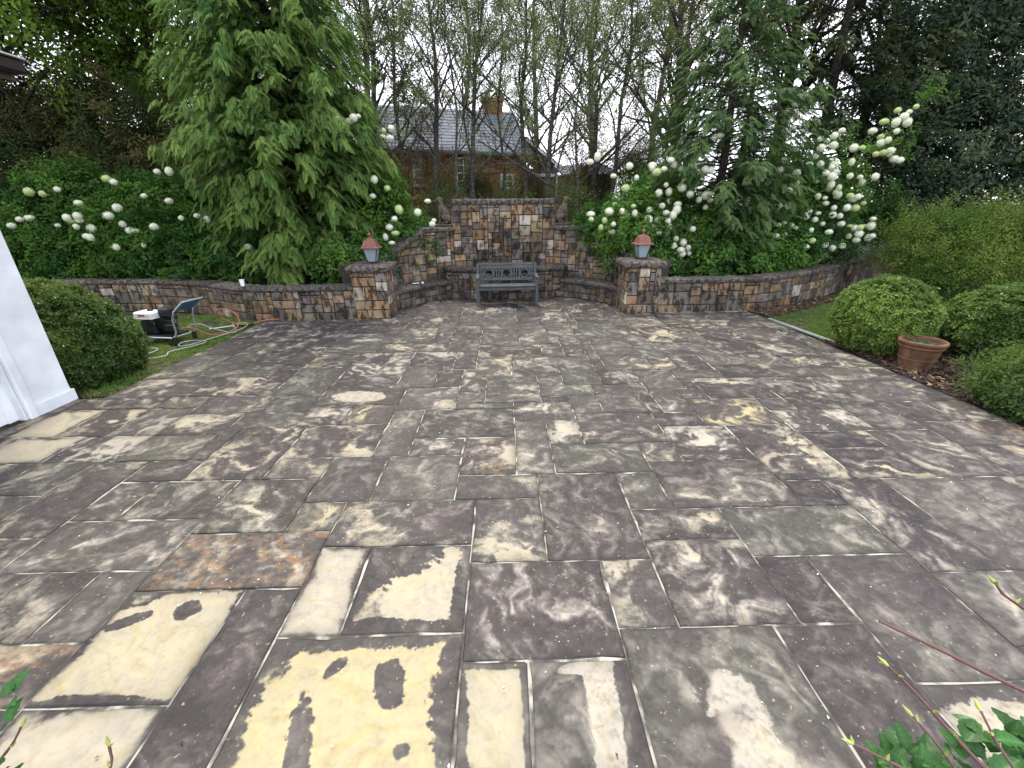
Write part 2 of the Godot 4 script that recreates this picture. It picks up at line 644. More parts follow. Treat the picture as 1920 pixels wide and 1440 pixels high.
# style:column,row,columns,rows on the laying grid of half-foot modules
const FLAGS := [
	"g:-32,4,6,4 c:-26,4,6,4 c:-20,4,6,3 m:-14,4,6,1 y:-8,4,6,5 g:-2,4,5,1 dc:3,4,5,5 d:8,4,3,5 p3:11,4,4,3 m:15,4,5,4 d:20,4,6,4 d:26,4,5,4",
	"p:-14,5,4,2 d:-10,5,2,6 pv:-2,5,2,3 ds:0,5,3,3 g:-20,7,2,2 o:-18,7,4,2 p2:-14,7,4,4 d:11,7,4,5 l:-32,8,4,6 b:-28,8,3,6 b:-25,8,5,4 m:-2,8,5,4",
	"d:15,8,4,3 g:19,8,6,3 m:25,8,4,6 d:29,8,2,3 d:-20,9,4,3 d:-16,9,2,3 p:-8,9,2,4 ph:-6,9,4,4 c:3,9,2,3 m:5,9,4,4 d:9,9,2,3 o:-14,11,6,3",
	"m:15,11,3,6 d:18,11,6,6 c:24,11,1,3 g:29,11,2,4 g:-25,12,2,3 d:-23,12,3,2 m:-20,12,6,3 c:-2,12,3,4 d:1,12,4,6 g:9,12,6,3 c:-8,13,6,3 d:5,13,4,2",
	"m:-32,14,4,6 b:-28,14,2,3 b:-26,14,1,1 c:-23,14,3,6 g:-14,14,4,4 b:-10,14,2,2 m:24,14,5,3 g:-26,15,3,2 m:-20,15,2,3 g:-18,15,4,3 b:5,15,2,3 d:7,15,6,4",
	"d:13,15,2,2 g:29,15,2,3 d:-10,16,3,4 d:-7,16,4,4 l:-3,16,4,2 c:-28,17,2,3 g:-26,17,3,3 c:13,17,4,6 c:17,17,4,3 m:21,17,4,5 d:25,17,2,3 c:27,17,2,1",
	"m:-20,18,3,2 c:-17,18,4,6 c:-13,18,3,2 o2:-3,18,3,4 m:0,18,2,6 g:2,18,5,3 c:27,18,4,2 c:7,19,2,2 w:9,19,4,4 c:-32,20,2,3 p:-30,20,4,3 w:-26,20,4,3",
	"g:-22,20,4,3 d:-18,20,1,4 c:-13,20,5,4 d:-8,20,2,6 m:-6,20,3,2 c:17,20,4,2 d:25,20,3,3 o:28,20,3,3 w:2,21,2,3 c:4,21,5,4 g:-6,22,6,4 w:17,22,5,3",
	"d:22,22,3,4 b:-32,23,1,6 p:-31,23,3,4 c:-28,23,3,4 m:-25,23,3,4 c:-22,23,4,3 d:9,23,3,2 y2:12,23,5,4 d:25,23,3,3 c:28,23,3,3 g:-18,24,4,2 m:-14,24,3,3",
	"y2:-11,24,3,3 g:0,24,4,3 g:4,25,2,3 d:6,25,3,5 m:9,25,1,3 m:10,25,2,4 d:17,25,2,2 b:19,25,3,3 c:-22,26,5,3 g:-17,26,3,3 c:-8,26,4,4 g:-4,26,4,1",
	"g:22,26,3,2 d:25,26,4,4 c:29,26,2,5 m:-31,27,6,2 b:-25,27,3,2 p3:-14,27,6,3 m:-4,27,2,2 g:-2,27,4,5 d:2,27,2,1 o2:12,27,2,2 c:14,27,5,4 g:2,28,4,2",
	"m:9,28,1,5 d:19,28,4,3 m:23,28,2,3 m:-30,29,6,4 c:-24,29,6,4 g:-18,29,4,6 m:-4,29,2,3 d:10,29,3,4 m:13,29,1,2 m:-14,30,5,3 d:-9,30,3,5 m:-6,30,2,4",
	"m:2,30,2,2 g:4,30,3,7 m:7,30,2,3 c:25,30,4,3 d:13,31,4,2 d:17,31,4,3 d:21,31,4,2 w:29,31,2,2 w:-4,32,1,2 b:-3,32,3,5 g:0,32,4,5 b:-30,33,4,6",
	"g:-26,33,6,4 g:-20,33,2,3 w:-14,33,5,3 g:7,33,1,6 c:8,33,4,4 c:12,33,2,3 d:14,33,3,4 c:21,33,3,4 c:24,33,5,3 m:29,33,2,4 m:-6,34,1,1 c:-5,34,2,5",
	"d:17,34,4,3 b:-18,35,4,4 m:-9,35,4,4 c:-20,36,2,4 m:-14,36,3,3 w:-11,36,2,3 g:12,36,2,4 g:24,36,5,6 b:-26,37,3,6 m:-23,37,3,6 c:-3,37,6,4 m:3,37,2,4",
	"m:5,37,2,3 d:8,37,4,6 d:14,37,6,4 m:20,37,4,6 d:29,37,2,4 b:-30,39,4,6 g:-18,39,5,3 c:-13,39,7,3 d:-6,39,3,4 m:7,39,1,6 m:-20,40,2,4 g:5,40,2,4",
	"d:12,40,2,4 d:-3,41,4,6 c:1,41,3,6 m:4,41,1,3 c:14,41,4,6 d:18,41,2,4 m:29,41,2,4 m:-18,42,6,4 b:-12,42,4,6 m:-8,42,2,4 m:24,42,5,4 m:-26,43,6,4",
	"m:-6,43,3,6 g:8,43,4,6 c:20,43,4,6 m:-20,44,2,4 g:4,44,3,6 m:12,44,2,4 w:-30,45,4,6 g:7,45,1,6 c:18,45,2,4 c:29,45,2,4 d:-18,46,6,4 d:-8,46,2,4",
	"c:24,46,5,4 m:-26,47,6,4 g:-3,47,4,6 d:1,47,3,6 c:14,47,4,6 d:-20,48,2,4 m:-12,48,4,6 d:12,48,2,4 g:-6,49,3,6 g:8,49,4,6 c:18,49,6,4 g:29,49,2,3",
	"c:-18,50,5,4 d:-13,50,1,6 m:-8,50,2,4 w:4,50,3,6 d:24,50,5,4 g:-30,51,6,3 m:-24,51,4,3 g:7,51,1,6 c:-20,52,2,2 c:12,52,2,4 m:29,52,2,2 m:-3,53,4,6",
	"d:1,53,3,6 d:14,53,2,4 c:16,53,3,1 g:19,53,5,1 m:-17,54,4,2 d:-12,54,6,4 m:16,54,1,4 m:-6,55,3,6 m:8,55,4,6 d:-16,56,4,3 c:4,56,3,6 m:12,56,2,4",
	"d:7,57,1,6 m:14,57,2,3 m:-12,58,6,4 d:-15,59,2,2 m:-13,59,1,3 m:-3,59,6,4 m:3,59,1,3 w:12,60,2,3 d:14,60,1,1 g:-14,61,1,1 m:-6,61,3,7 d:8,61,4,4",
	"w:-13,62,3,1 d:-10,62,4,3 d:3,62,4,6 m:-12,63,2,1 w:-3,63,4,6 g:1,63,2,4 d:7,63,1,3 g:12,63,1,1 d:-11,64,1,1 d:-10,65,3,1 m:-7,65,1,3 d:8,65,3,1",
	"m:-9,66,2,1 c:7,66,2,1 d:1,67,2,2 d:7,67,1,1 d:-5,68,2,1 g:3,68,2,1",
]
const MX := 0.1585
const OX := 0.084
const MZ := 0.154
const OZ := 0.144

# style: threshold of the pale sandstone, share of grey-green, of rust, of pale bloom, lichen dots, yellowness
const STYLE := {
	"d": [0.60, 0.25, 0.0, 0.25, 0.1, 0.3], "m": [0.46, 0.35, 0.05, 0.75, 0.1, 0.2], "g": [0.50, 0.85, 0.0, 0.5, 0.2, 0.2],
	"c": [0.29, 0.3, 0.05, 0.5, 0.1, 0.45], "p": [-0.75, 0.5, 0.05, 0.3, 0.0, 0.25], "y": [-0.9, 0.6, 0.0, 0.2, 0.2, 0.9],
	"o": [0.3, 0.5, 0.95, 0.4, 0.7, 0.4], "b": [0.34, 0.8, 0.35, 0.5, 0.3, 0.4], "l": [0.45, 0.5, 0.1, 0.3, 1.0, 0.5],
	"w": [0.25, 0.5, 0.0, 1.5, 0.1, 0.0], "y2": [0.14, 0.4, 0.1, 0.4, 0.1, 0.85], "o2": [0.3, 0.4, 0.6, 0.9, 0.8, 0.3],
	"dc": [0.6, 0.45, 0.0, 0.25, 0.1, 0.2], "ds": [0.7, 0.55, 0.0, 0.4, 0.0, 0.1], "pv": [-0.8, 0.5, 0.05, 0.2, 0.1, 0.55],
	"ph": [-0.75, 0.6, 0.0, 0.4, 0.1, 0.35], "p2": [-0.9, 0.55, 0.0, 0.2, 0.2, 0.4], "p3": [0.5, 0.5, 0.05, 0.3, 0.1, 0.35],
}
# patches with a shape of their own: [share across, share from the far edge, half-width, half-depth in metres, turn, strength]; strength below 0 is dark
const PATCH := {
	"y": [[0.66, 0.30, 0.055, 0.10, 0.3, -3.0], [0.34, 0.62, 0.05, 0.17, 0.35, -3.0], [0.78, 0.66, 0.035, 0.03, 0, -3.0], [0.38, 0.2, 0.025, 0.06, -0.6, -2.6], [1.0, 0.5, 0.10, 0.5, 0, -2.5], [0.0, 0.75, 0.09, 0.3, 0, -2.5], [0.0, 0.1, 0.12, 0.14, 0, -2.0], [0.5, 0.0, 0.6, 0.07, 0, -2.2]],
	"p2": [[0.62, 0.22, 0.06, 0.055, 0.4, -3.0], [0.22, 0.30, 0.09, 0.035, 0.5, -3.0], [0.5, 1.0, 0.5, 0.04, 0, -1.8], [0.1, 0.1, 0.14, 0.06, 0.2, -1.5]],
	"dc": [[0.52, 0.62, 0.13, 0.26, -0.3, 0.66], [0.60, 0.82, 0.16, 0.14, 0.1, 0.5], [0.40, 0.40, 0.16, 0.09, 0.35, 0.45]],
	"ds": [[0.66, 0.5, 0.065, 0.36, -0.06, 3.2], [0.55, 0.08, 0.12, 0.03, 0.1, 1.4]],
	"pv": [[0.02, 0.6, 0.04, 0.3, 0.1, -2.5], [1.0, 0.4, 0.035, 0.4, 0.0, -2.5], [0.4, 0.0, 0.3, 0.035, 0, -2.5]],
	"ph": [[0.30, 0.05, 0.24, 0.22, 0.3, -3.2], [0.98, 0.45, 0.06, 0.5, 0, -2.6], [0.5, 1.0, 0.5, 0.07, 0, -2.6]],
	"p3": [[0.46, 0.52, 0.26, 0.13, -0.12, 3.0]],
}


func patio() -> void:
	var bed := MB.new()
	bed.quad(V(-5.0, -0.006, 0.2), V(4.95, -0.006, 0.2), V(4.95, -0.006, 4.6), V(-5.0, -0.006, 4.6), Vector3.UP)
	bed.quad(V(-4.58, -0.006, 4.6), V(4.95, -0.006, 4.6), V(4.95, -0.006, 8.6), V(-4.58, -0.006, 8.6), Vector3.UP)
	bed.quad(V(-2.8, -0.006, 8.6), V(3.0, -0.006, 8.6), V(3.0, -0.006, 11.2), V(-2.8, -0.006, 11.2), Vector3.UP)
	var root := put("patio", bed.mesh(M.pointing))
	tag(root, "", "", "", "structure")
	var near := [2048, 864, -4.4, 0.70, 8.8 / 2048.0, 3.2 / 864.0]
	var far := [1536, 1024, -5.2, 2.7, 10.4 / 1536.0, 8.3 / 1024.0]
	var pics := []
	for a in [near, far]:
		var b := PackedByteArray()
		b.resize(a[0] * a[1] * 3)
		pics.append(b)
	var mats := []
	for k in 2:
		mats.append(mat("flagstone_%s" % ["near", "far"][k], Color.WHITE, 0.62, 0.0, 0.35))
	var index := 0
	var r2 := RandomNumberGenerator.new()
	r2.seed = 5
	for row in FLAGS:
		for word in row.split(" "):
			var st: String = word.get_slice(":", 0)
			var q: PackedStringArray = word.get_slice(":", 1).split(",")
			var x0 := OX + int(q[0]) * MX
			var x1 := x0 + int(q[2]) * MX
			var z0 := OZ + int(q[1]) * MZ
			var z1 := z0 + int(q[3]) * MZ
			var which := 0 if z1 < 3.85 and (z0 + z1) * 0.5 < 3.3 and x0 > -4.4 and x1 < 4.4 else 1
			if z0 < 2.7:
				which = 0
			var a: Array = near if which == 0 else far
			paint(pics[which], a, st, x0, x1, z0, z1, index)
			# the flag itself: a slab 4 cm thick with softened, slightly uneven edges
			var s := MB.new()
			flag_shape(s, x0, x1, z0, z1, r2)
			for k in s.v.size():
				s.uv[k] = Vector2((s.v[k].x - a[2]) / (a[4] * a[0]), 1.0 - (-s.v[k].z - a[3]) / (a[5] * a[1]))
			put("paving_slab", s.mesh(mats[which]), root)
			index += 1
	var bump := noise_tex(0.03, 5, 91, 512, Color(0, 0, 0), Color(1, 1, 1))
	for k in 2:
		var a: Array = [near, far][k]
		mats[k].albedo_texture = ImageTexture.create_from_image(Image.create_from_data(a[0], a[1], false, Image.FORMAT_RGB8, pics[k]))
		mats[k].texture_repeat = false
		mats[k].heightmap_enabled = true
		mats[k].heightmap_texture = mats[k].albedo_texture
		mats[k].heightmap_scale = 0.14
	petals()


# a slab 4 cm thick, a little out of level, with worn and chipped arrises
func flag_shape(s: MB, x0: float, x1: float, z0: float, z1: float, r2: RandomNumberGenerator) -> void:
	var j := 0.003
	var up := r2.randf_range(-0.003, 0.003)
	var tx := r2.randf_range(-0.003, 0.003) / (x1 - x0)
	var tz := r2.randf_range(-0.003, 0.003) / (z1 - z0)
	var mx := (x0 + x1) * 0.5
	var mz := (z0 + z1) * 0.5
	var rim := []
	var top := []
	var cs := [Vector2(x0 + j, z0 + j), Vector2(x1 - j, z0 + j), Vector2(x1 - j, z1 - j), Vector2(x0 + j, z1 - j)]
	for k in 4:
		var a: Vector2 = cs[k]
		var b: Vector2 = cs[(k + 1) % 4]
		var inw: Vector2 = (Vector2(mx, mz) - (a + b) * 0.5).normalized()
		var n := maxi(3, int(a.distance_to(b) / 0.11))
		for i in n:
			var p: Vector2 = a.lerp(b, (i + (0.0 if i == 0 else r2.randf_range(-0.3, 0.3))) / n)
			var chip := r2.randf_range(0.0, 0.003) + (r2.randf_range(0.003, 0.010) if r2.randf() < 0.12 else 0.0)
			var q := p + inw * chip
			var w := q + (Vector2(mx, mz) - q).normalized() * r2.randf_range(0.005, 0.014)
			rim.append(V(q.x, up + (q.x - mx) * tx + (q.y - mz) * tz - r2.randf_range(0.003, 0.006), q.y))
			top.append(V(w.x, up + (w.x - mx) * tx + (w.y - mz) * tz + r2.randf_range(-0.0006, 0.0006), w.y))
	var mid := V(mx, up + r2.randf_range(-0.001, 0.001), mz)
	for k in rim.size():
		var k2 := (k + 1) % rim.size()
		var out: Vector3 = (rim[k] + rim[k2]) * 0.5 - mid
		out.y = 0
		s.tri(top[k], top[k2], mid, Vector3.UP)
		s.quad(top[k], top[k2], rim[k2], rim[k], out.normalized() + Vector3.UP)
		s.quad(rim[k], rim[k2], rim[k2] + Vector3(0, -0.035, 0), rim[k] + Vector3(0, -0.035, 0), out)


# the bedding colours of one flag, written into the texture that its flags share
func paint(pic: PackedByteArray, a: Array, st: String, x0: float, x1: float, z0: float, z1: float, sd: int) -> void:
	var p: Array = STYLE[st]
	var patch: Array = PATCH.get(st, [])
	var off := sd * 7.31
	var turn := fposmod(sd * 2.399, PI)
	var ca := cos(turn)
	var sa := sin(turn)
	var tone := fposmod(sd * 0.618, 1.0)
	var W: int = a[0]
	var H: int = a[1]
	var i0 := maxi(0, int((x0 - a[2]) / a[4]))
	var i1 := mini(W, int((x1 - a[2]) / a[4]) + 1)
	var j0 := maxi(0, int((z0 - a[3]) / a[5]))
	var j1 := mini(H, int((z1 - a[3]) / a[5]) + 1)
	var pale_thr: float = p[0] + (tone - 0.5) * 0.12
	var pale_kind := pale_thr < -0.3
	var green: float = p[1]
	var rust: float = p[2]
	var bloom: float = p[3]
	var dots: float = p[4]
	var yellow: float = clampf(p[5] + (fposmod(sd * 0.377, 1.0) - 0.5) * 0.3, 0.0, 1.0)
	for j in range(j0, j1):
		var z: float = a[3] + (j + 0.5) * a[5]
		var ez := minf(z - z0, z1 - z)
		var k := ((H - 1 - j) * W + i0) * 3
		for i in range(i0, i1):
			var x: float = a[2] + (i + 0.5) * a[4]
			var e := minf(minf(x - x0, x1 - x), ez)
			# along and across the bedding of this stone, the bedding itself folded
			var wx := nz.get_noise_2d(x * 1.9 + off, z * 1.9 - off) * 0.16
			var wz := nz.get_noise_2d(x * 1.9 - 31.0, z * 1.9 + off) * 0.16
			var u := (x + wx) * ca + (z + wz) * sa
			var w := (z + wz) * ca - (x + wx) * sa
			var n1 := nz.get_noise_3d(u * 1.2 + off, w * 2.2, off)
			var n2 := nz.get_noise_3d(u * 4.8 + n1 * 0.5, w * 8.0 + off, off * 0.5)
			var n3 := nz.get_noise_2d(x * 30.0, z * 30.0)
			var n4 := nz.get_noise_2d(x * 120.0, z * 120.0)
			var n5 := nz.get_noise_2d(x * 12.0 + n3 * 0.35 + off, z * 12.0)
			var h := n1 * 0.8 + n2 * 0.34 + n5 * 0.13 + n3 * 0.09 + n4 * 0.05
			for q in patch:
				var dx: float = x - (x0 + (x1 - x0) * q[0])
				var dz: float = z - (z1 - (z1 - z0) * q[1])
				var c2 := cos(q[4])
				var s2 := sin(q[4])
				var ex: float = (dx * c2 + dz * s2) / q[2]
				var ey: float = (dz * c2 - dx * s2) / q[3]
				var r := ex * ex + ey * ey + n1 * 0.8 + n2 * 0.7 + n5 * 0.35 + n3 * 0.3
				if r < 1.7:
					h += q[5] * (0.62 if q[5] < 0.0 else 1.0) * smoothstep(0.0, 1.0, clampf((1.7 - r) * 0.75, 0.0, 1.0))
			# grime creeps in from the joints
			var grime := exp(-e / (0.036 + 0.03 * absf(n1))) * (1.0 + n2)
			if pale_kind:
				h -= grime * 1.35
			var soft := 0.07 + 0.36 * clampf(0.5 + 1.4 * nz.get_noise_2d(x * 2.6 + 50.0, z * 2.6 + off), 0.0, 1.0)
			if pale_kind:
				soft = maxf(soft, 0.2)
			var t := clampf((h - pale_thr + soft) / (2.0 * soft), 0.0, 1.0)
			t = t * t * (3.0 - 2.0 * t)
			t *= clampf(0.93 + (0.12 if pale_kind else 0.4) * minf(0.15, n5 + n3 * 0.8 + 0.1), 0.0, 1.0)
			# the weathered dark skin: plum to grey-green
			var g := clampf(green + n1 * 0.9 + n5 * 0.4 + (tone - 0.5) * 0.5, 0.0, 1.0)
			var cr := 0.051
			var cg := 0.0405 + (0.049 - 0.0405) * g
			var cb := 0.0395
			var f := maxf(0.35, 1.12 + n1 * 0.35 + n2 * 0.6 + n5 * 0.35 + n3 * 0.28 + n4 * 0.35 + (tone - 0.5) * 0.55)
			var cloud := clampf((n2 * 1.0 + n5 * 0.32 + n3 * 0.12 + n1 * 0.7 + 0.08) * (0.34 + bloom), 0.0, 0.9)
			cloud *= cloud * 0.6 + 0.4
			var wisp := clampf(1.0 - absf(n2 + n3 * 0.10) * 9.0, 0.0, 1.0) * clampf(n1 * 2.0 + 0.35, 0.0, 1.0)
			cloud = minf(0.95, cloud + wisp * 0.05)
			cr = cr * f + cloud * 0.235
			cg = cg * f + cloud * 0.212
			cb = cb * f + cloud * 0.186
			if rust > 0.0:
				var ru := clampf((n1 * 1.1 - n2 * 0.7 + n5 * 0.5 + rust - 0.75) * 1.5, 0.0, 0.75)
				cr += (0.165 * f - cr) * ru
				cg += (0.10 * f - cg) * ru
				cb += (0.055 * f - cb) * ru
			if t > 0.0:
				var y2 := clampf(yellow * 0.85 + n2 * 0.3, 0.0, 1.0)
				var band := nz.get_noise_2d(w * 16.0 + off, u * 0.8)
				var sh := 1.0 + n3 * 0.04 + n4 * 0.05 + n2 * 0.14 + n5 * 0.04 + minf(0.0, band + 0.1) * 0.18
				y2 = clampf(y2 - minf(0.0, band + 0.15) * 0.6, 0.0, 1.2)
				cr += ((0.295 + 0.03 * y2) * sh - cr) * t
				cg += ((0.272 - 0.0 * y2) * sh - cg) * t
				cb += ((0.23 - 0.09 * y2) * sh - cb) * t
			if dots > 0.05:
				var dn := nz.get_noise_2d(x * 26.0 + 90.0, z * 26.0)
				var dt := clampf((dn - 0.56 + 0.18 * dots * clampf(n1 * 2.0 + 0.4, 0.0, 1.0)) * 9.0, 0.0, 0.8) * (1.0 - t)
				cr += (0.32 - cr) * dt
				cg += (0.26 - cg) * dt
				cb += (0.17 - cb) * dt
			var gr := clampf(grime * 0.45, 0.0, 0.5)
			cr -= cr * gr
			cg -= cg * gr
			cb -= cb * gr
			if z > 8.5 and absf(x) < 1.2:
				# the wet black stain that runs out from under the bench
				var wet := clampf(1.5 - Vector2((x - 0.0 - (9.7 - z) * 0.50) / 0.17, (z - 9.25) / 0.48).length_squared() - n2 * 1.2 - n5 * 0.6, 0.0, 1.0) * 0.88
				cr -= cr * wet
				cg -= cg * wet
				cb -= cb * wet
			pic[k] = int(255.0 * sqrt(clampf(cr, 0.012, 1.0)))
			pic[k + 1] = int(255.0 * sqrt(clampf(cg, 0.012, 1.0)))
			pic[k + 2] = int(255.0 * sqrt(clampf(cb, 0.012, 1.0)))
			k += 3


func petals() -> void:
	var pm := MB.new()
	pm.leaf(Vector3(-0.008, 0, 0), Vector3.RIGHT, Vector3.UP, 0.017, 0.009, Color.WHITE, 0.35)
	var w := []
	var c := []
	for k in 420:
		var d := 0.9 + pow(rnd(0, 1), 1.4) * 7.2
		var x := rnd(-4.5, 4.9)
		var s := rnd(0.5, 1.3)
		w.append(Transform3D(Basis.from_euler(Vector3(rnd(-0.2, 0.2), rnd(0, TAU), rnd(-0.2, 0.2))).scaled(Vector3(s, s, s)), V(x, 0.008, d)))
		var kk := rnd(0.55, 0.9)
		c.append(Color(kk, kk * 0.97, kk * 0.85) if rnd(0, 1) < 0.72 else Color(0.16, 0.09, 0.045) * rnd(0.6, 1.5))
	tag(scatter("fallen_petals", null, pm.mesh(M.petal), w, c), "small white petals and brown leaf bits scattered over the paving", "petals")


# ---------------------------------------------------------------- stonework

const TONES := [
	[0.33, 0.265, 0.18], [0.31, 0.225, 0.135], [0.26, 0.21, 0.155], [0.235, 0.225, 0.21], [0.44, 0.42, 0.385],
	[0.13, 0.12, 0.112], [0.20, 0.165, 0.13], [0.37, 0.32, 0.245], [0.28, 0.205, 0.145], [0.18, 0.172, 0.163],
]


# black algae under the spout and along the basin
var stained := false


func stone_tone(dark: float) -> Color:
	var t: Array = TONES[rng.randi() % 10]
	if rnd(0, 1) < dark:
		t = TONES[[5, 9, 6, 3][rng.randi() % 4]]
	var k := rnd(0.8, 1.2) * (1.0 - 0.30 * dark)
	return Color(t[0] * k * 1.06, t[1] * k * rnd(0.94, 1.02), t[2] * k * rnd(0.8, 0.98))


func mkpath(pts: Array) -> Dictionary:
	var l := [0.0]
	for i in range(1, pts.size()):
		l.append(l[i - 1] + pts[i].distance_to(pts[i - 1]))
	return {"p": pts, "l": l, "len": l[-1]}


func arc(cx: float, cd: float, r: float, a0: float, a1: float, n: int, convex := false) -> Array:
	var out := []
	for i in n + 1:
		var a := deg_to_rad(a0 + (a1 - a0) * i / n)
		out.append(Vector2(cx + r * sin(a), cd + r * cos(a) * (-1.0 if convex else 1.0)))
	return out


func along(path: Dictionary, u: float) -> Array:
	var p: Array = path.p
	var l: Array = path.l
	var i := 0
	while i < p.size() - 2 and l[i + 1] < u:
		i += 1
	var t: Vector2 = (p[i + 1] - p[i]).normalized()
	var pos: Vector2 = p[i] + t * (u - l[i])
	# smooth the turn between straight pieces
	var t0: Vector2 = (p[i] - p[maxi(i - 1, 0)]).normalized() if i > 0 else t
	var t1: Vector2 = (p[mini(i + 2, p.size() - 1)] - p[i + 1]).normalized() if i < p.size() - 2 else t
	var f: float = clampf((u - l[i]) / maxf(l[i + 1] - l[i], 0.001), 0, 1)
	var ts := (t0 + t).normalized().lerp((t + t1).normalized(), f).normalized()
	return [pos, ts]


func face(path: Dictionary, u: float, y: float, off: float, base: Vector3) -> Vector3:
	var a := along(path, u)
	var n := Vector2(a[1].y, -a[1].x)
	var p: Vector2 = a[0] + n * off
	return wv(p.x, y, p.y) - base


# random coursed stones of the wall, each one a piece of its own
func lay(parent: Node3D, path: Dictionary, y0: float, top: Callable, dark: float, du := 0.096, dv := 0.082, proud := 0.022) -> void:
	var nu: int = maxi(1, roundi(path.len / du))
	du = path.len / nu
	var hmax := 0.0
	for i in nu + 1:
		hmax = maxf(hmax, top.call(float(i) / nu))
	var nv := ceili((hmax - y0) / dv)
	dv = (hmax - y0) / nv
	var own := {}
	var base := parent.position
	var shapes := [[3, 2], [2, 2], [4, 2], [3, 3], [2, 3], [3, 2], [2, 2], [4, 3], [2, 1], [3, 1], [1, 2], [1, 1], [2, 1], [1, 1]]
	for j in nv:
		for i in nu:
			if own.has(Vector2i(i, j)):
				continue
			var k0 := rng.randi() % 6
			for k in range(k0, shapes.size()):
				var sh: Array = shapes[k]
				var ok: bool = i + sh[0] <= nu and (j + sh[1] <= nv or (sh[1] == 1))
				if ok:
					for a in sh[0]:
						for b in sh[1]:
							if own.has(Vector2i(i + a, j + b)):
								ok = false
				if not ok:
					continue
				for a in sh[0]:
					for b in sh[1]:
						own[Vector2i(i + a, j + b)] = true
				var u0: float = i * du
				var u1: float = (i + sh[0]) * du
				var ya := y0 + j * dv
				var yb: float = y0 + (j + sh[1]) * dv
				var t0: float = minf(yb, top.call(u0 / path.len))
				var t1: float = minf(yb, top.call(u1 / path.len))
				if maxf(t0, t1) - ya < 0.025:
					break
				t0 = maxf(t0, ya + 0.012)
				t1 = maxf(t1, ya + 0.012)
				stone(parent, path, u0, u1, ya, t0, t1, rnd(0.5, 1.25) * proud, stone_tone(dark) * soot((u0 + u1) * 0.5 - path.len * 0.53, ya), base)
				break


func stone(parent: Node3D, path: Dictionary, u0: float, u1: float, ya: float, t0: float, t1: float, out: float, col: Color, base: Vector3) -> void:
	var g := 0.0055
	var s := MB.new()
	var w := [rnd(0, 0.004), rnd(0, 0.004), rnd(0, 0.004), rnd(0, 0.004)]
	var us := [u0 + g + w[0], u1 - g - w[1], u1 - g - w[2], u0 + g + w[3]]
	var ys := [ya + g + w[1], ya + g + w[2], t1 - g - w[3], t0 - g - w[0]]
	var um := (u0 + u1) * 0.5
	var ym := (ya + (t0 + t1) * 0.5) * 0.5
	var rear := []
	var edge := []
	var front := []
	var b := 0.009
	for k in 4:
		rear.append(face(path, us[k], ys[k], -0.012, base))
		edge.append(face(path, us[k], ys[k], out * 0.45, base))
		front.append(face(path, us[k] + signf(um - us[k]) * b * rnd(0.6, 1.6), ys[k] + signf(ym - ys[k]) * b * rnd(0.6, 1.4), out * rnd(0.75, 1.15), base))
	var mid := face(path, um + (u1 - u0) * rnd(-0.2, 0.2), ym, out * rnd(0.85, 1.35), base)
	var nrm := face(path, um, ym, 1.0, base) - face(path, um, ym, 0.0, base)
	for k in 4:
		var q := (k + 1) % 4
		s.tri(front[k], front[q], mid, nrm, col)
		var o: Vector3 = (edge[k] + edge[q]) * 0.5 - face(path, um, ym, out * 0.45, base)
		s.quad(edge[k], edge[q], front[q], front[k], nrm + o.normalized(), col)
		s.quad(rear[k], rear[q], edge[q], edge[k], o, col)
	put("stone", s.mesh(M.ashlar), parent)


# the wall's body of mortar behind the stones
func core(parent: Node3D, path: Dictionary, y0: float, top: Callable, thick: float) -> void:
	var s := MB.new()
	var base := parent.position
	var n := maxi(2, int(path.len / 0.12))
	for i in n:
		var u0: float = path.len * i / n
		var u1: float = path.len * (i + 1) / n
		var h0: float = top.call(u0 / path.len)
		var h1: float = top.call(u1 / path.len)
		var nrm := face(path, u0, 0, 1, base) - face(path, u0, 0, 0, base)
		s.quad(face(path, u0, y0, -0.008, base), face(path, u1, y0, -0.008, base), face(path, u1, h1, -0.008, base), face(path, u0, h0, -0.008, base), nrm)
		s.quad(face(path, u0, y0, -thick, base), face(path, u1, y0, -thick, base), face(path, u1, h1, -thick, base), face(path, u0, h0, -thick, base), -nrm)
		s.quad(face(path, u0, h0, -0.008, base), face(path, u1, h1, -0.008, base), face(path, u1, h1, -thick, base), face(path, u0, h0, -thick, base), Vector3.UP)
	for e in [0.0, 1.0]:
		var u: float = path.len * e
		var h: float = top.call(e)
		var dirn := face(path, path.len * 0.5, y0, 0, base)
		s.quad(face(path, u, y0, -0.008, base), face(path, u, h, -0.008, base), face(path, u, h, -thick, base), face(path, u, y0, -thick, base), face(path, u, y0, 0, base) - dirn)
	put("mortar_body", s.mesh(M.wall_mortar), parent)


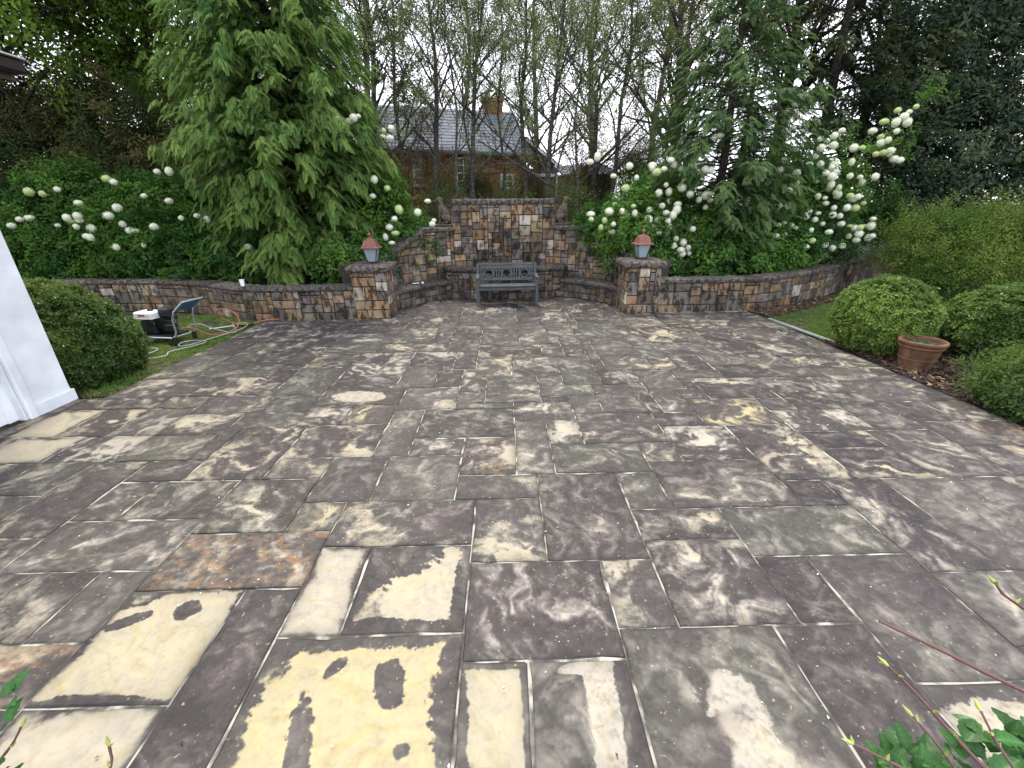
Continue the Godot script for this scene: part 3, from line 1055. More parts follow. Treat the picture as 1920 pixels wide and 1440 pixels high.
# rough coping stones along the top of a wall, each its own piece
func cope(parent: Node3D, path: Dictionary, top: Callable, thick: float, front: float, back: float, piece: float, tone: float, u_from := 0.0, u_to := 1.0) -> void:
	var base := parent.position
	var ua: float = path.len * u_from
	var length: float = path.len * (u_to - u_from)
	var n := maxi(1, roundi(length / piece))
	var cuts := [0.0]
	for i in range(1, n):
		cuts.append((i + rnd(-0.22, 0.22)) / n)
	cuts.append(1.0)
	for i in n:
		var s := MB.new()
		var k := rnd(0.7, 1.3) * tone
		var warm := rnd(0.0, 1.0)
		var col := Color(0.155 * k, (0.132 + 0.01 * warm) * k, (0.112 + 0.015 * warm) * k)
		var m := maxi(2, int((cuts[i + 1] - cuts[i]) * length / 0.10))
		var rings := []
		var cents := []
		for j in m + 1:
			var u: float = ua + length * lerpf(cuts[i], cuts[i + 1], float(j) / m)
			if j == 0:
				u += 0.004
			if j == m:
				u -= 0.004
			var h: float = top.call(clampf(u / path.len, 0, 1))
			var wob := rnd(-0.012, 0.012)
			var th := thick + rnd(-0.008, 0.008)
			var ring := []
			for q in [[front + wob - 0.012, 0.002], [front + wob, th * 0.35], [front + wob - 0.006, th * 0.75], [front + wob - 0.035, th], [-back + 0.02, th + 0.002], [-back, th * 0.7], [-back + 0.01, 0.002]]:
				ring.append(face(path, u, h + q[1], q[0], base))
			rings.append(ring)
			cents.append(face(path, u, h + th * 0.5, (front - back) * 0.5, base))
		for j in m:
			for q in 7:
				var r := (q + 1) % 7
				var mid: Vector3 = (rings[j][q] + rings[j][r] + rings[j + 1][q] + rings[j + 1][r]) * 0.25
				s.quad(rings[j][q], rings[j][r], rings[j + 1][r], rings[j + 1][q], mid - (cents[j] + cents[j + 1]) * 0.5, col)
		for e in [0, m]:
			for q in range(1, 6):
				s.tri(rings[e][0], rings[e][q], rings[e][q + 1], cents[e] - cents[m - e], col)
		put("coping_stone", s.mesh(M.coping), parent)


func stone_thing(called: String, label: String, category: String, at: Vector2, group := "") -> Node3D:
	return thing(called, label, category, wv(at.x, 0, at.y), 0.0, group)


func stonework() -> void:
	var cx := 0.1
	var cd := 8.07
	# the tall middle with the spout
	var f := stone_thing("fountain_wall", "tall central stone fountain wall behind the wooden bench", "stone wall", Vector2(cx, 11.1))
	var p := mkpath(arc(cx, cd, 3.05, -23.4, 23.4, 16))
	var h := func(_u: float) -> float: return 2.07
	core(f, p, 0.0, h, 0.36)
	stained = true
	lay(f, p, 0.55, h, 0.12)
	stained = false
	cope(f, p, h, 0.125, 0.05, 0.42, 0.42, 0.95)
	# the short faces of its shoulders above the plinths
	for s: float in [-1.0, 1.0]:
		var a := deg_to_rad(23.4) * s
		var q0 := Vector2(cx + 3.05 * sin(a), cd + 3.05 * cos(a))
		var q1 := Vector2(cx + 3.41 * sin(a), cd + 3.41 * cos(a))
		var sp := mkpath([q1, q0] if s < 0 else [q0, q1])
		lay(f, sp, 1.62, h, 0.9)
	# the wings that sweep down to the pillars
	for s: float in [-1.0, 1.0]:
		var nm: String = "left" if s < 0 else "right"
		var w := stone_thing("wing_wall", "curved stone wing wall sweeping down from the %s dog statue to the %s lantern pillar" % [nm, nm], "stone wall", Vector2(cx + s * 2.2, 10.1), "wing walls of the fountain")
		var wp := mkpath(arc(cx, cd, 3.05, -77, -23.4, 20) if s < 0 else arc(cx, cd, 3.05, 23.4, 77, 20))
		var wh := func(u: float) -> float:
			var a: float = 77.0 - u * 53.6 if s < 0 else 23.4 + u * 53.6
			if a < 39.0:
				return 1.49
			return 0.84 + 0.56 * pow(clampf((73.0 - a) / 34.0, 0, 1), 1.7)
		core(w, wp, 0.0, wh, 0.36)
		lay(w, wp, 0.38, wh, 0.22)
		var e := 15.6 / 53.6
		if s < 0:
			cope(w, wp, wh, 0.10, 0.07, 0.5, 0.85, 0.95, 1.0 - e - 0.02, 1.0)
			cope(w, wp, wh, 0.12, 0.06, 0.42, 0.55, 0.55, 0.0, 1.0 - e - 0.02)
		else:
			cope(w, wp, wh, 0.10, 0.07, 0.5, 0.85, 1.1, 0.0, e + 0.02)
			cope(w, wp, wh, 0.12, 0.06, 0.42, 0.55, 0.55, e + 0.02, 1.0)
		# the arm beside the pillar
		var ap := mkpath([Vector2(cx - 2.9, 8.99), Vector2(cx - 2.28, 9.1)] if s < 0 else [Vector2(cx + 2.28, 9.1), Vector2(cx + 2.9, 8.99)])
		var ah := func(_u: float) -> float: return 0.74
		core(w, ap, 0.0, ah, 0.3)
		lay(w, ap, 0.0, ah, 0.7)
		cope(w, ap, ah, 0.10, 0.04, 0.3, 0.4, 0.6)
		# the curved seat
		var b := stone_thing("curved_bench", "curved stone bench seat built against the %s wing wall" % nm, "stone bench", Vector2(cx + s * 1.75, 9.75), "stone seats of the fountain")
		var bp := mkpath(arc(cx, cd, 2.55, -70, -29, 14) if s < 0 else arc(cx, cd, 2.55, 29, 70, 14))
		var bh := func(_u: float) -> float: return 0.33
		core(b, bp, 0.0, bh, 0.46)
		lay(b, bp, 0.0, bh, 0.75)
		cope(b, bp, bh, 0.095, 0.07, 0.48, 0.75, 0.8)
		var ea := deg_to_rad(70.0) * s
		var e0 := Vector2(cx + 2.55 * sin(ea), cd + 2.55 * cos(ea))
		var e1 := Vector2(cx + 3.0 * sin(ea), cd + 3.0 * cos(ea))
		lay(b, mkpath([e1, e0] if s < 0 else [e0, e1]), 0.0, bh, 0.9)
	# the bulging basin below the spout
	var g := stone_thing("fountain_basin", "bulging stone basin front of the fountain right behind the bench", "basin", Vector2(cx, 10.0))
	var gp := mkpath([Vector2(cx - 1.52, 10.85)] + arc(cx, 14.02, 4.0, -19.5, 19.5, 16, true) + [Vector2(cx + 1.52, 10.85)])
	var gh := func(_u: float) -> float: return 0.62
	core(g, gp, 0.0, gh, 0.3)
	lay(g, gp, 0.0, gh, 0.72)
	cope(g, gp, gh, 0.105, 0.05, 0.3, 0.38, 0.6)
	var wtr := MB.new()
	var ctr := wv(cx, 0.6, 10.7) - g.position
	for i in 24:
		var a0 := along(gp, gp.len * i / 24.0)
		var a1 := along(gp, gp.len * (i + 1) / 24.0)
		wtr.tri(ctr, wv(a0[0].x, 0.6, a0[0].y + 0.15) - g.position, wv(a1[0].x, 0.6, a1[0].y + 0.15) - g.position, Vector3.UP)
	put("basin_floor", wtr.mesh(M.soil), g)
	# bronze spout on the wall
	var sp := stone_thing("fountain_spout", "small dark bronze rosette with a spout pipe on the central stone wall", "spout", Vector2(cx + 0.12, 11.08))
	sp.position = wv(cx + 0.11, 1.36, 11.06)
	var ro := MB.new()
	for k in 8:
		var a := TAU * k / 8
		ro.leaf(Vector3(0, 0, 0.03), Vector3(cos(a), sin(a), 0.0), Vector3(0, 0, 1), 0.085, 0.06, Color.WHITE)
	ro.lathe([Vector2(0.0, -0.035), Vector2(0.035, -0.02), Vector2(0.03, 0.02), Vector2(0.0, 0.04)], 10, Vector3(0, 0, 0.035))
	put("rosette", ro.mesh(M.bronze), sp)
	var pi := MB.new()
	pi.tube([Vector3(0, -0.02, 0.0), Vector3(0, -0.02, 0.10), Vector3(0, -0.06, 0.14), Vector3(0, -0.10, 0.145)], [0.014, 0.014, 0.013, 0.013], 8)
	pi.tube([Vector3(0, -0.08, 0.02), Vector3(0, -0.34, 0.02)], [0.012, 0.012], 6)
	put("pipe", pi.mesh(M.bronze), sp)
	# lantern pillars
	for s: float in [-1.0, 1.0]:
		var nm: String = "left" if s < 0 else "right"
		var pl := stone_thing("stone_pillar", "square stone pillar with slab cap carrying the %s lantern" % nm, "pillar", Vector2(cx + s * 2.655, 8.7), "lantern pillars")
		var xa: float = cx + s * 2.655 - 0.325
		var xb: float = xa + 0.65
		var ph := func(_u: float) -> float: return 0.89
		var cf := mkpath([Vector2(xa, 8.375), Vector2(xb, 8.375)])
		core(pl, cf, 0.0, ph, 0.65)
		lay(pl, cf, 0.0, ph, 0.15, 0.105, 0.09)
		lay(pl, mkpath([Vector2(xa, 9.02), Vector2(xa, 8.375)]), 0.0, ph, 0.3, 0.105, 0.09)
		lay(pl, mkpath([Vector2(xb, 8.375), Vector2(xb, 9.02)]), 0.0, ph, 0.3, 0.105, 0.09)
		var cb := MB.new()
		cap_slab(cb, wv(cx + s * 2.655, 0.955, 8.70) - pl.position, Vector3(0.82, 0.13, 0.80))
		put("coping_stone", cb.mesh(M.coping), pl)
	# the low retaining walls
	var lw := stone_thing("retaining_wall", "low stone retaining wall curving away behind the left lawn", "low wall", Vector2(-5.5, 8.6), "low retaining walls")
	var lp := mkpath([Vector2(-10.6, 9.85), Vector2(-9.0, 9.78), Vector2(-7.6, 9.66), Vector2(-6.65, 9.42), Vector2(-5.75, 8.98), Vector2(-5.2, 8.62), Vector2(-4.75, 8.45), Vector2(-4.3, 8.41), Vector2(-2.88, 8.41)])
	var lh := func(_u: float) -> float: return 0.555
	core(lw, lp, -0.05, lh, 0.32)
	lay(lw, lp, -0.03, lh, 0.25, 0.105, 0.088)
	cope(lw, lp, lh, 0.08, 0.045, 0.33, 0.55, 1.0)
	var rw := stone_thing("retaining_wall", "low dark stone retaining wall running behind the mulch and right lawn", "low wall", Vector2(5.0, 8.6), "low retaining walls")
	var rp := mkpath([Vector2(3.08, 8.44), Vector2(4.7, 8.42), Vector2(5.25, 8.5), Vector2(6.1, 8.86), Vector2(7.2, 9.5), Vector2(8.6, 10.5), Vector2(10.2, 11.7), Vector2(13.0, 13.6)])
	var rh := func(_u: float) -> float: return 0.575
	core(rw, rp, -0.05, rh, 0.32)
	lay(rw, rp, -0.03, rh, 0.5, 0.11, 0.095)
	cope(rw, rp, rh, 0.085, 0.045, 0.33, 0.55, 0.85)


func cap_slab(s: MB, at: Vector3, size: Vector3) -> void:
	# a thick slab with rough hewn edges
	var n := 7
	var col := Color(0.16, 0.137, 0.118)
	var rings := [[], [], [], []]
	for side in 4:
		for k in n:
			var t := -0.5 + float(k) / n
			var e: Vector2 = [Vector2(t, 0.5), Vector2(0.5, -t), Vector2(-t, -0.5), Vector2(-0.5, t)][side]
			for q in 4:
				var inset: float = [0.018, 0.0, 0.006, 0.04][q] + rnd(0.0, 0.014)
				var y: float = [-0.5, -0.2, 0.25, 0.5][q] * size.y
				rings[q].append(at + Vector3(e.x * (size.x - inset * 2), y, e.y * (size.z - inset * 2)))
	var m := n * 4
	for q in 3:
		for k in m:
			var k2 := (k + 1) % m
			s.quad(rings[q][k], rings[q][k2], rings[q + 1][k2], rings[q + 1][k], rings[q][k] - at, col)
	for k in m:
		var k2 := (k + 1) % m
		s.tri(rings[3][k], rings[3][k2], at + Vector3(0, size.y * 0.5 + 0.004, 0), Vector3.UP, col)
		s.tri(rings[0][k], rings[0][k2], at - Vector3(0, size.y * 0.5, 0), Vector3.DOWN, col)


func soot(du: float, y: float) -> float:
	if not stained:
		return 1.0
	var k := 1.0
	if absf(du) < 0.22 and y < 1.45:
		k = 0.45
	if y < 0.95 and absf(du) < 0.75:
		k = 0.35 + rnd(0.0, 0.25)
	return k


# ---------------------------------------------------------------- buildings

func white_wing() -> void:
	# the corner of a white rendered house wing with a panelled garden door, close on the left
	var x := -4.97
	var dz := 4.59
	var o := thing("house_wing", "white rendered corner of a house with a panelled door, left edge", "house", V(x, 0, dz))
	var s := MB.new()
	var H := 3.18
	# wall with the door opening between d = 3.25 and 4.08 (local z = distance towards the camera)
	s.box(Vector3(-0.16, H * 0.5, 0.215), Vector3(0.32, H, 0.43), Basis(), 0.004)
	s.box(Vector3(-0.16, H * 0.5, 3.9), Vector3(0.32, H, 5.0), Basis(), 0.004)
	s.box(Vector3(-0.16, 2.74, 0.915), Vector3(0.318, 0.88, 0.97), Basis(), 0.002)
	s.box(Vector3(-2.6, H * 0.5, 0.16), Vector3(4.56, H, 0.318), Basis(), 0.002)
	put("wall", s.mesh(M.white_paint), o)
	var pl := MB.new()
	pl.box(Vector3(0.012, 0.065, 0.21), Vector3(0.024, 0.13, 0.43), Basis(), 0.004)
	pl.box(Vector3(0.012, 0.065, 3.9), Vector3(0.024, 0.13, 5.0), Basis(), 0.004)
	pl.box(Vector3(-2.5, 0.065, -0.012), Vector3(5.04, 0.13, 0.024), Basis(), 0.004)
	put("plinth", pl.mesh(M.white_paint), o)
	var ca := MB.new()
	for z: float in [0.475, 1.355]:
		ca.box(Vector3(0.014, 1.15, z), Vector3(0.05, 2.3, 0.09), Basis(), 0.012)
		ca.box(Vector3(-0.06, 1.15, z + (0.03 if z < 1 else -0.03)), Vector3(0.10, 2.3, 0.05), Basis(), 0.004)
	ca.box(Vector3(0.014, 2.34, 0.915), Vector3(0.052, 0.09, 0.97), Basis(), 0.012)
	put("door_casing", ca.mesh(M.white_paint), o)
	var d := MB.new()
	var dx := -0.10
	for z: float in [0.57, 1.26]:
		d.box(Vector3(dx, 1.15, z), Vector3(0.045, 2.28, 0.12), Basis(), 0.004)
	for y: float in [0.13, 0.78, 2.2]:
		d.box(Vector3(dx, y, 0.915), Vector3(0.044, 0.22 if y < 1 else 0.14, 0.57), Basis(), 0.004)
	d.box(Vector3(dx - 0.008, 0.45, 0.915), Vector3(0.02, 0.46, 0.57), Basis(), 0.002)
	d.box(Vector3(dx + 0.004, 0.45, 0.915), Vector3(0.02, 0.32, 0.42), Basis(), 0.012)
	var dr := put("door", d.mesh(M.white_paint), o)
	var gl := MB.new()
	gl.box(Vector3(dx - 0.006, 1.51, 0.915), Vector3(0.012, 1.26, 0.57), Basis(), 0.001)
	put("pane", gl.mesh(M.window_glass), dr)
	var ro := MB.new()
	var slope := 0.42
	# eaves: soffit, fascia and gutter, the roof pitching up and away to the left
	ro.quad(Vector3(0.62, H + 0.12, -0.10), Vector3(0.62, H + 0.12, 6.4), Vector3(-4.2, H + 0.12 + 4.8 * slope, 6.4), Vector3(-4.2, H + 0.12 + 4.8 * slope, -0.10), Vector3.UP)
	ro.quad(Vector3(0.62, H + 0.05, -0.10), Vector3(0.62, H + 0.05, 6.4), Vector3(-4.2, H + 0.05 + 4.8 * slope, 6.4), Vector3(-4.2, H + 0.05 + 4.8 * slope, -0.10), Vector3.DOWN)
	ro.quad(Vector3(0.62, H + 0.05, -0.10), Vector3(0.62, H + 0.12, -0.10), Vector3(-4.2, H + 0.12 + 4.8 * slope, -0.10), Vector3(-4.2, H + 0.05 + 4.8 * slope, -0.10), Vector3.FORWARD)
	var roof := put("roof", ro.mesh(M.slate_roof), o)
	var so := MB.new()
	so.box(Vector3(0.29, H - 0.03, 3.13), Vector3(0.60, 0.03, 6.45), Basis(), 0.003)
	so.box(Vector3(0.60, H - 0.02, 3.13), Vector3(0.03, 0.14, 6.46), Basis(), 0.003)
	put("soffit", so.mesh(M.brown_siding), o)
	var gu := MB.new()
	gu.box(Vector3(0.68, H + 0.01, 3.13), Vector3(0.12, 0.11, 6.47), Basis(), 0.02)
	var gt := put("gutter", gu.mesh(M.dark_brown_metal), roof)
	var gr := MB.new()
	gr.box(Vector3(0.70, H + 0.075, 3.13), Vector3(0.11, 0.016, 6.49), Basis(), 0.004)
	put("gutter_lip", gr.mesh(M.gutter_edge), roof)


func sash(parent: Node3D, x: float, y: float, w: float, h: float, cols: int, rows: int) -> void:
	# local x runs along the facade, the facade faces +z
	var f := MB.new()
	for s: float in [-1.0, 1.0]:
		f.box(Vector3(x + s * (w * 0.5 - 0.05), y, 0.03), Vector3(0.10, h, 0.10), Basis(), 0.008)
		f.box(Vector3(x, y + s * (h * 0.5 - 0.04), 0.03), Vector3(w - 0.2, 0.08, 0.098), Basis(), 0.008)
	f.box(Vector3(x, y, 0.03), Vector3(w - 0.2, 0.06, 0.07), Basis(), 0.006)
	for i in range(1, cols):
		f.box(Vector3(x - (w - 0.2) * 0.5 + (w - 0.2) * i / cols, y, 0.02), Vector3(0.035, h - 0.16, 0.05), Basis(), 0.004)
	for j in range(1, rows):
		if j * 2 != rows:
			f.box(Vector3(x, y - h * 0.5 + h * j / rows, 0.02), Vector3(w - 0.2, 0.035, 0.048), Basis(), 0.004)
	f.box(Vector3(x, y - h * 0.5 - 0.04, 0.06), Vector3(w + 0.14, 0.08, 0.18), Basis(), 0.01)
	var o := put("window", f.mesh(M.white_paint), parent)
	for i in cols:
		for j in rows:
			var g := MB.new()
			var pw := (w - 0.2) / cols
			var phh := (h - 0.16) / rows
			g.box(Vector3(x - (w - 0.2) * 0.5 + pw * (i + 0.5), y - (h - 0.16) * 0.5 + phh * (j + 0.5), -0.004), Vector3(pw - 0.02, phh - 0.02, 0.012), Basis(), 0.001)
			put("pane", g.mesh(M.window_glass), o)


func brick_house() -> void:
	# local axes: x along the facade to the right, z towards the viewer; the right end lies farther off
	var o := thing("brick_house", "red brick house with grey slate roof and white sash windows beyond the trees", "house", V(-5.6, 1.2, 22.9), deg_to_rad(17.5))
	var L := 7.15
	var E := 3.55
	var D := 5.2
	var s := MB.new()
	s.box(Vector3(L * 0.5, E * 0.5 - 0.4, -D * 0.5), Vector3(L, E + 0.8, D), Basis(), 0.01)
	for e: float in [0.0, L]:
		var q := e + (0.0 if e == 0.0 else -0.24)
		for k: float in [q, q + 0.24]:
			s.tri(Vector3(k, E, 0), Vector3(k, E, -D), Vector3(k, E + 2.0, -D * 0.5), Vector3(-1 if k == q else 1, 0, 0))
	put("wall", s.mesh(M.brickwork), o)
	var r := MB.new()
	for side: float in [0.0, 1.0]:
		var z0 := 0.35 if side == 0.0 else -D - 0.35
		for k in 14:
			var a := float(k) / 14
			var b := float(k + 1) / 14
			var za := lerpf(z0, -D * 0.5, a)
			var zb := lerpf(z0, -D * 0.5, b)
			var ya := E - 0.22 + 2.32 * a
			var yb := E - 0.22 + 2.32 * b
			r.quad(Vector3(-0.3, ya + 0.03, za), Vector3(L + 0.3, ya + 0.03, za), Vector3(L + 0.3, yb + 0.005, zb), Vector3(-0.3, yb + 0.005, zb), Vector3(0, 1, 0.5 if side == 0.0 else -0.5))
			r.quad(Vector3(-0.3, ya - 0.05, za), Vector3(L + 0.3, ya - 0.05, za), Vector3(L + 0.3, ya + 0.03, za), Vector3(-0.3, ya + 0.03, za), Vector3(0, 0, 1 if side == 0.0 else -1))
		r.quad(Vector3(-0.3, E - 0.32, z0), Vector3(L + 0.3, E - 0.32, z0), Vector3(L + 0.3, E + 2.0, -D * 0.5), Vector3(-0.3, E + 2.0, -D * 0.5), Vector3.DOWN)
	var roof := put("roof", r.mesh(M.slate_roof), o)
	var ev := MB.new()
	ev.box(Vector3(L * 0.5, E - 0.2, 0.30), Vector3(L + 0.6, 0.16, 0.10), Basis(), 0.01)
	put("eaves_board", ev.mesh(M.gutter_edge), roof)
	var ch := MB.new()
	ch.box(Vector3(L - 0.9, E + 1.75, -D * 0.5 - 0.1), Vector3(0.95, 1.7, 0.7), Basis(), 0.01)
	ch.box(Vector3(L - 0.9, E + 2.62, -D * 0.5 - 0.1), Vector3(1.1, 0.16, 0.85), Basis(), 0.01)
	put("chimney", ch.mesh(M.brickwork), roof)
	sash(o, 1.75, 2.55, 0.86, 1.42, 2, 4)
	sash(o, 3.85, 2.42, 0.86, 1.42, 2, 4)
	sash(o, 6.15, 1.75, 0.74, 1.32, 2, 4)
	var lg := MB.new()
	lg.box(Vector3(L * 0.5 - 0.7, 1.26, 0.16), Vector3(L - 2.2, 0.10, 0.30), Basis(), 0.01)
	put("ledge", lg.mesh(M.white_paint), o)
	# the lower gabled side wing on the right
	var w := MB.new()
	w.box(Vector3(L + 0.95, 1.0, -1.6), Vector3(1.9, 3.4, 3.0), Basis(), 0.01)
	put("side_wing", w.mesh(M.brown_siding), o)
	var wr := MB.new()
	for k in 8:
		var a := float(k) / 8
		var b := float(k + 1) / 8
		wr.quad(Vector3(L + 0.02 + 2.4 * a, 4.15 - 1.55 * a, 0.15), Vector3(L + 0.02 + 2.4 * a, 4.15 - 1.55 * a, -3.4), Vector3(L + 0.02 + 2.4 * b, 4.13 - 1.55 * b, -3.4), Vector3(L + 0.02 + 2.4 * b, 4.13 - 1.55 * b, 0.15), Vector3.UP)
		wr.quad(Vector3(L + 0.02 + 2.4 * a, 4.03 - 1.55 * a, 0.15), Vector3(L + 0.02 + 2.4 * a, 4.15 - 1.55 * a, 0.15), Vector3(L + 0.02 + 2.4 * b, 4.13 - 1.55 * b, 0.15), Vector3(L + 0.02 + 2.4 * b, 4.01 - 1.55 * b, 0.15), Vector3.BACK)
	put("side_roof", wr.mesh(M.slate_roof), o)
	var tr := MB.new()
	tr.box(Vector3(L + 1.24, 3.2, 0.17), Vector3(2.9, 0.10, 0.04), Basis(Vector3.BACK, -0.575), 0.006)
	tr.box(Vector3(L + 1.0, 2.38, -0.04), Vector3(1.9, 0.14, 0.10), Basis(), 0.006)
	tr.box(Vector3(L + 1.86, 1.1, -0.04), Vector3(0.12, 2.4, 0.12), Basis(), 0.006)
	put("white_trim", tr.mesh(M.white_paint), o)
	# a grey boarded shed farther right
	var sh := thing("garden_shed", "grey boarded shed half hidden by the right-hand snowball shrub", "shed", V(4.1, 1.2, 22.0), deg_to_rad(4.0))
	var body := MB.new()
	body.box(Vector3(0, 1.1, -1.0), Vector3(2.3, 2.3, 2.0), Basis(), 0.01)
	put("body", body.mesh(M.brown_siding), sh)
	for k in 11:
		var bd := MB.new()
		bd.box(Vector3(-1.05 + 0.21 * k, 1.1 + rnd(-0.02, 0.02), 0.02), Vector3(0.185, 2.25, 0.03 + rnd(0, 0.01)), Basis(), 0.005)
		put("board", bd.mesh(M.grey_siding), sh)
	var srf := MB.new()
	srf.box(Vector3(0, 2.42, -0.9), Vector3(2.7, 0.08, 2.6), Basis(Vector3.RIGHT, 0.22), 0.01)
	put("roof", srf.mesh(M.slate_roof), sh)


# ---------------------------------------------------------------- bench, lanterns, statues, pot, cup

func furniture() -> void:
	bench()
	for s: float in [-1.0, 1.0]:
		lantern(s)
	var d0 := dog("stone_dog", "weathered stone hound statue seated on the left plinth, looking left", wv(-1.30, 1.592, 11.08), -0.55, 1.0)
	dog("stone_dog", "weathered stone hound statue seated on the right plinth, looking right", wv(1.50, 1.592, 11.08), 0.55, -1.0)
	# paper cup left on the wall
	var cup := thing("paper_cup", "white paper cup standing on the left low wall's coping", "cup", V(-4.98, 0.66, 8.35))
	var c := MB.new()
	c.lathe([Vector2(0.0, 0.0), Vector2(0.029, 0.0), Vector2(0.031, 0.004), Vector2(0.042, 0.105), Vector2(0.045, 0.108), Vector2(0.045, 0.113), Vector2(0.041, 0.113), Vector2(0.038, 0.1)], 20)
	put("body", c.mesh(M.paper_cup), cup)
	var li := MB.new()
	li.lathe([Vector2(0.045, 0.110), Vector2(0.046, 0.118), Vector2(0.040, 0.124), Vector2(0.0, 0.122)], 20)
	put("lid", li.mesh(M.white_plastic), cup)
	# small litter on the left seat
	var pb := MB.new()
	pb.lathe([Vector2(0, -0.028), Vector2(0.02, -0.02), Vector2(0.028, 0), Vector2(0.02, 0.02), Vector2(0, 0.028)], 12)
	var ball := put("white_ball", pb.mesh(M.white_plastic))
	ball.position = wv(-1.78, 0.452, 9.83)
	tag(ball, "small white ball lying on the front of the left stone seat", "ball")
	var pp := MB.new()
	pp.box(Vector3.ZERO, Vector3(0.15, 0.004, 0.07), Basis(Vector3.UP, 0.3), 0.001)
	var paper := put("paper_scrap", pp.mesh(M.paper_cup))
	paper.position = wv(-1.95, 0.432, 9.92)
	tag(paper, "white scrap of paper lying on the left stone seat", "paper")
	pot()


func bench() -> void:
	var o := thing("garden_bench", "weathered grey wooden bench with three rings in its back", "bench", wv(0.11, 0, 9.31), 0.03)
	var W := 1.34
	var h := W * 0.5
	var dep := 0.44
	# z is towards the viewer; the front legs stand at z = 0
	for s: float in [-1.0, 1.0]:
		var lg := MB.new()
		lg.box(Vector3(s * (h - 0.03), 0.30, -0.03), Vector3(0.06, 0.60, 0.065), Basis(), 0.006)
		put("leg", lg.mesh(M.bench_wood), o)
		var rl := MB.new()
		rl.box(Vector3(s * (h - 0.03), 0.21, -dep + 0.03), Vector3(0.058, 0.42, 0.06), Basis(), 0.006)
		rl.box(Vector3(s * (h - 0.03), 0.63, -dep - 0.03), Vector3(0.058, 0.46, 0.055), Basis(Vector3.RIGHT, -0.2), 0.006)
		put("leg", rl.mesh(M.bench_wood), o)
		var arm := MB.new()
		arm.box(Vector3(s * (h - 0.025), 0.615, -0.21), Vector3(0.075, 0.034, 0.50), Basis(Vector3.RIGHT, 0.04), 0.01)
		arm.box(Vector3(s * (h - 0.03), 0.30, -0.23), Vector3(0.03, 0.06, 0.38), Basis(), 0.004)
		put("armrest", arm.mesh(M.bench_wood), o)
	for k in 5:
		var sl := MB.new()
		sl.box(Vector3(0, 0.428 - 0.012 * absf(k - 2.0) * 0.0 - 0.004 * k, -0.025 - 0.093 * k), Vector3(W - 0.01 if k > 0 else W - 0.125, 0.024, 0.082), Basis(), 0.006)
		put("seat_slat", sl.mesh(M.bench_wood), o)
	var ap := MB.new()
	ap.box(Vector3(0, 0.375, -0.03), Vector3(W - 0.12, 0.075, 0.028), Basis(), 0.004)
	put("apron", ap.mesh(M.bench_wood), o)
	# back, leaning: a frame from the seat to the top rail
	var lean := Basis(Vector3.RIGHT, -0.2)
	var org := Vector3(0, 0.44, -dep - 0.0)
	var bk := func(p: Vector3) -> Vector3: return org + lean * p
	for a in [[0.405, 0.055], [0.335, 0.062]]:
		var tr := MB.new()
		tr.box(bk.call(Vector3(0, a[0], 0)), Vector3(W - 0.12, a[1], 0.03), lean, 0.006)
		put("top_rail", tr.mesh(M.bench_wood), o)
	var br := MB.new()
	br.box(bk.call(Vector3(0, 0.075, 0)), Vector3(W - 0.12, 0.055, 0.03), lean, 0.006)
	put("bottom_rail", br.mesh(M.bench_wood), o)
	for k: float in [-1.0, 0.0, 1.0]:
		var rg := MB.new()
		var pts := []
		var rr := []
		for i in 29:
			var a := TAU * i / 28
			pts.append(bk.call(Vector3(k * 0.40 + 0.0935 * cos(a), 0.203 + 0.0935 * sin(a), 0.002)))
			rr.append(0.016)
		rg.tube(pts, rr, 6, Color.WHITE, false)
		put("ring", rg.mesh(M.bench_wood), o)
	for bx: float in [-0.575, -0.525, -0.285, -0.228, -0.172, -0.115, 0.115, 0.172, 0.228, 0.285, 0.525, 0.575]:
		var b := MB.new()
		b.box(bk.call(Vector3(bx, 0.203, 0)), Vector3(0.027, 0.206, 0.018), lean, 0.003)
		put("back_bar", b.mesh(M.bench_wood), o)


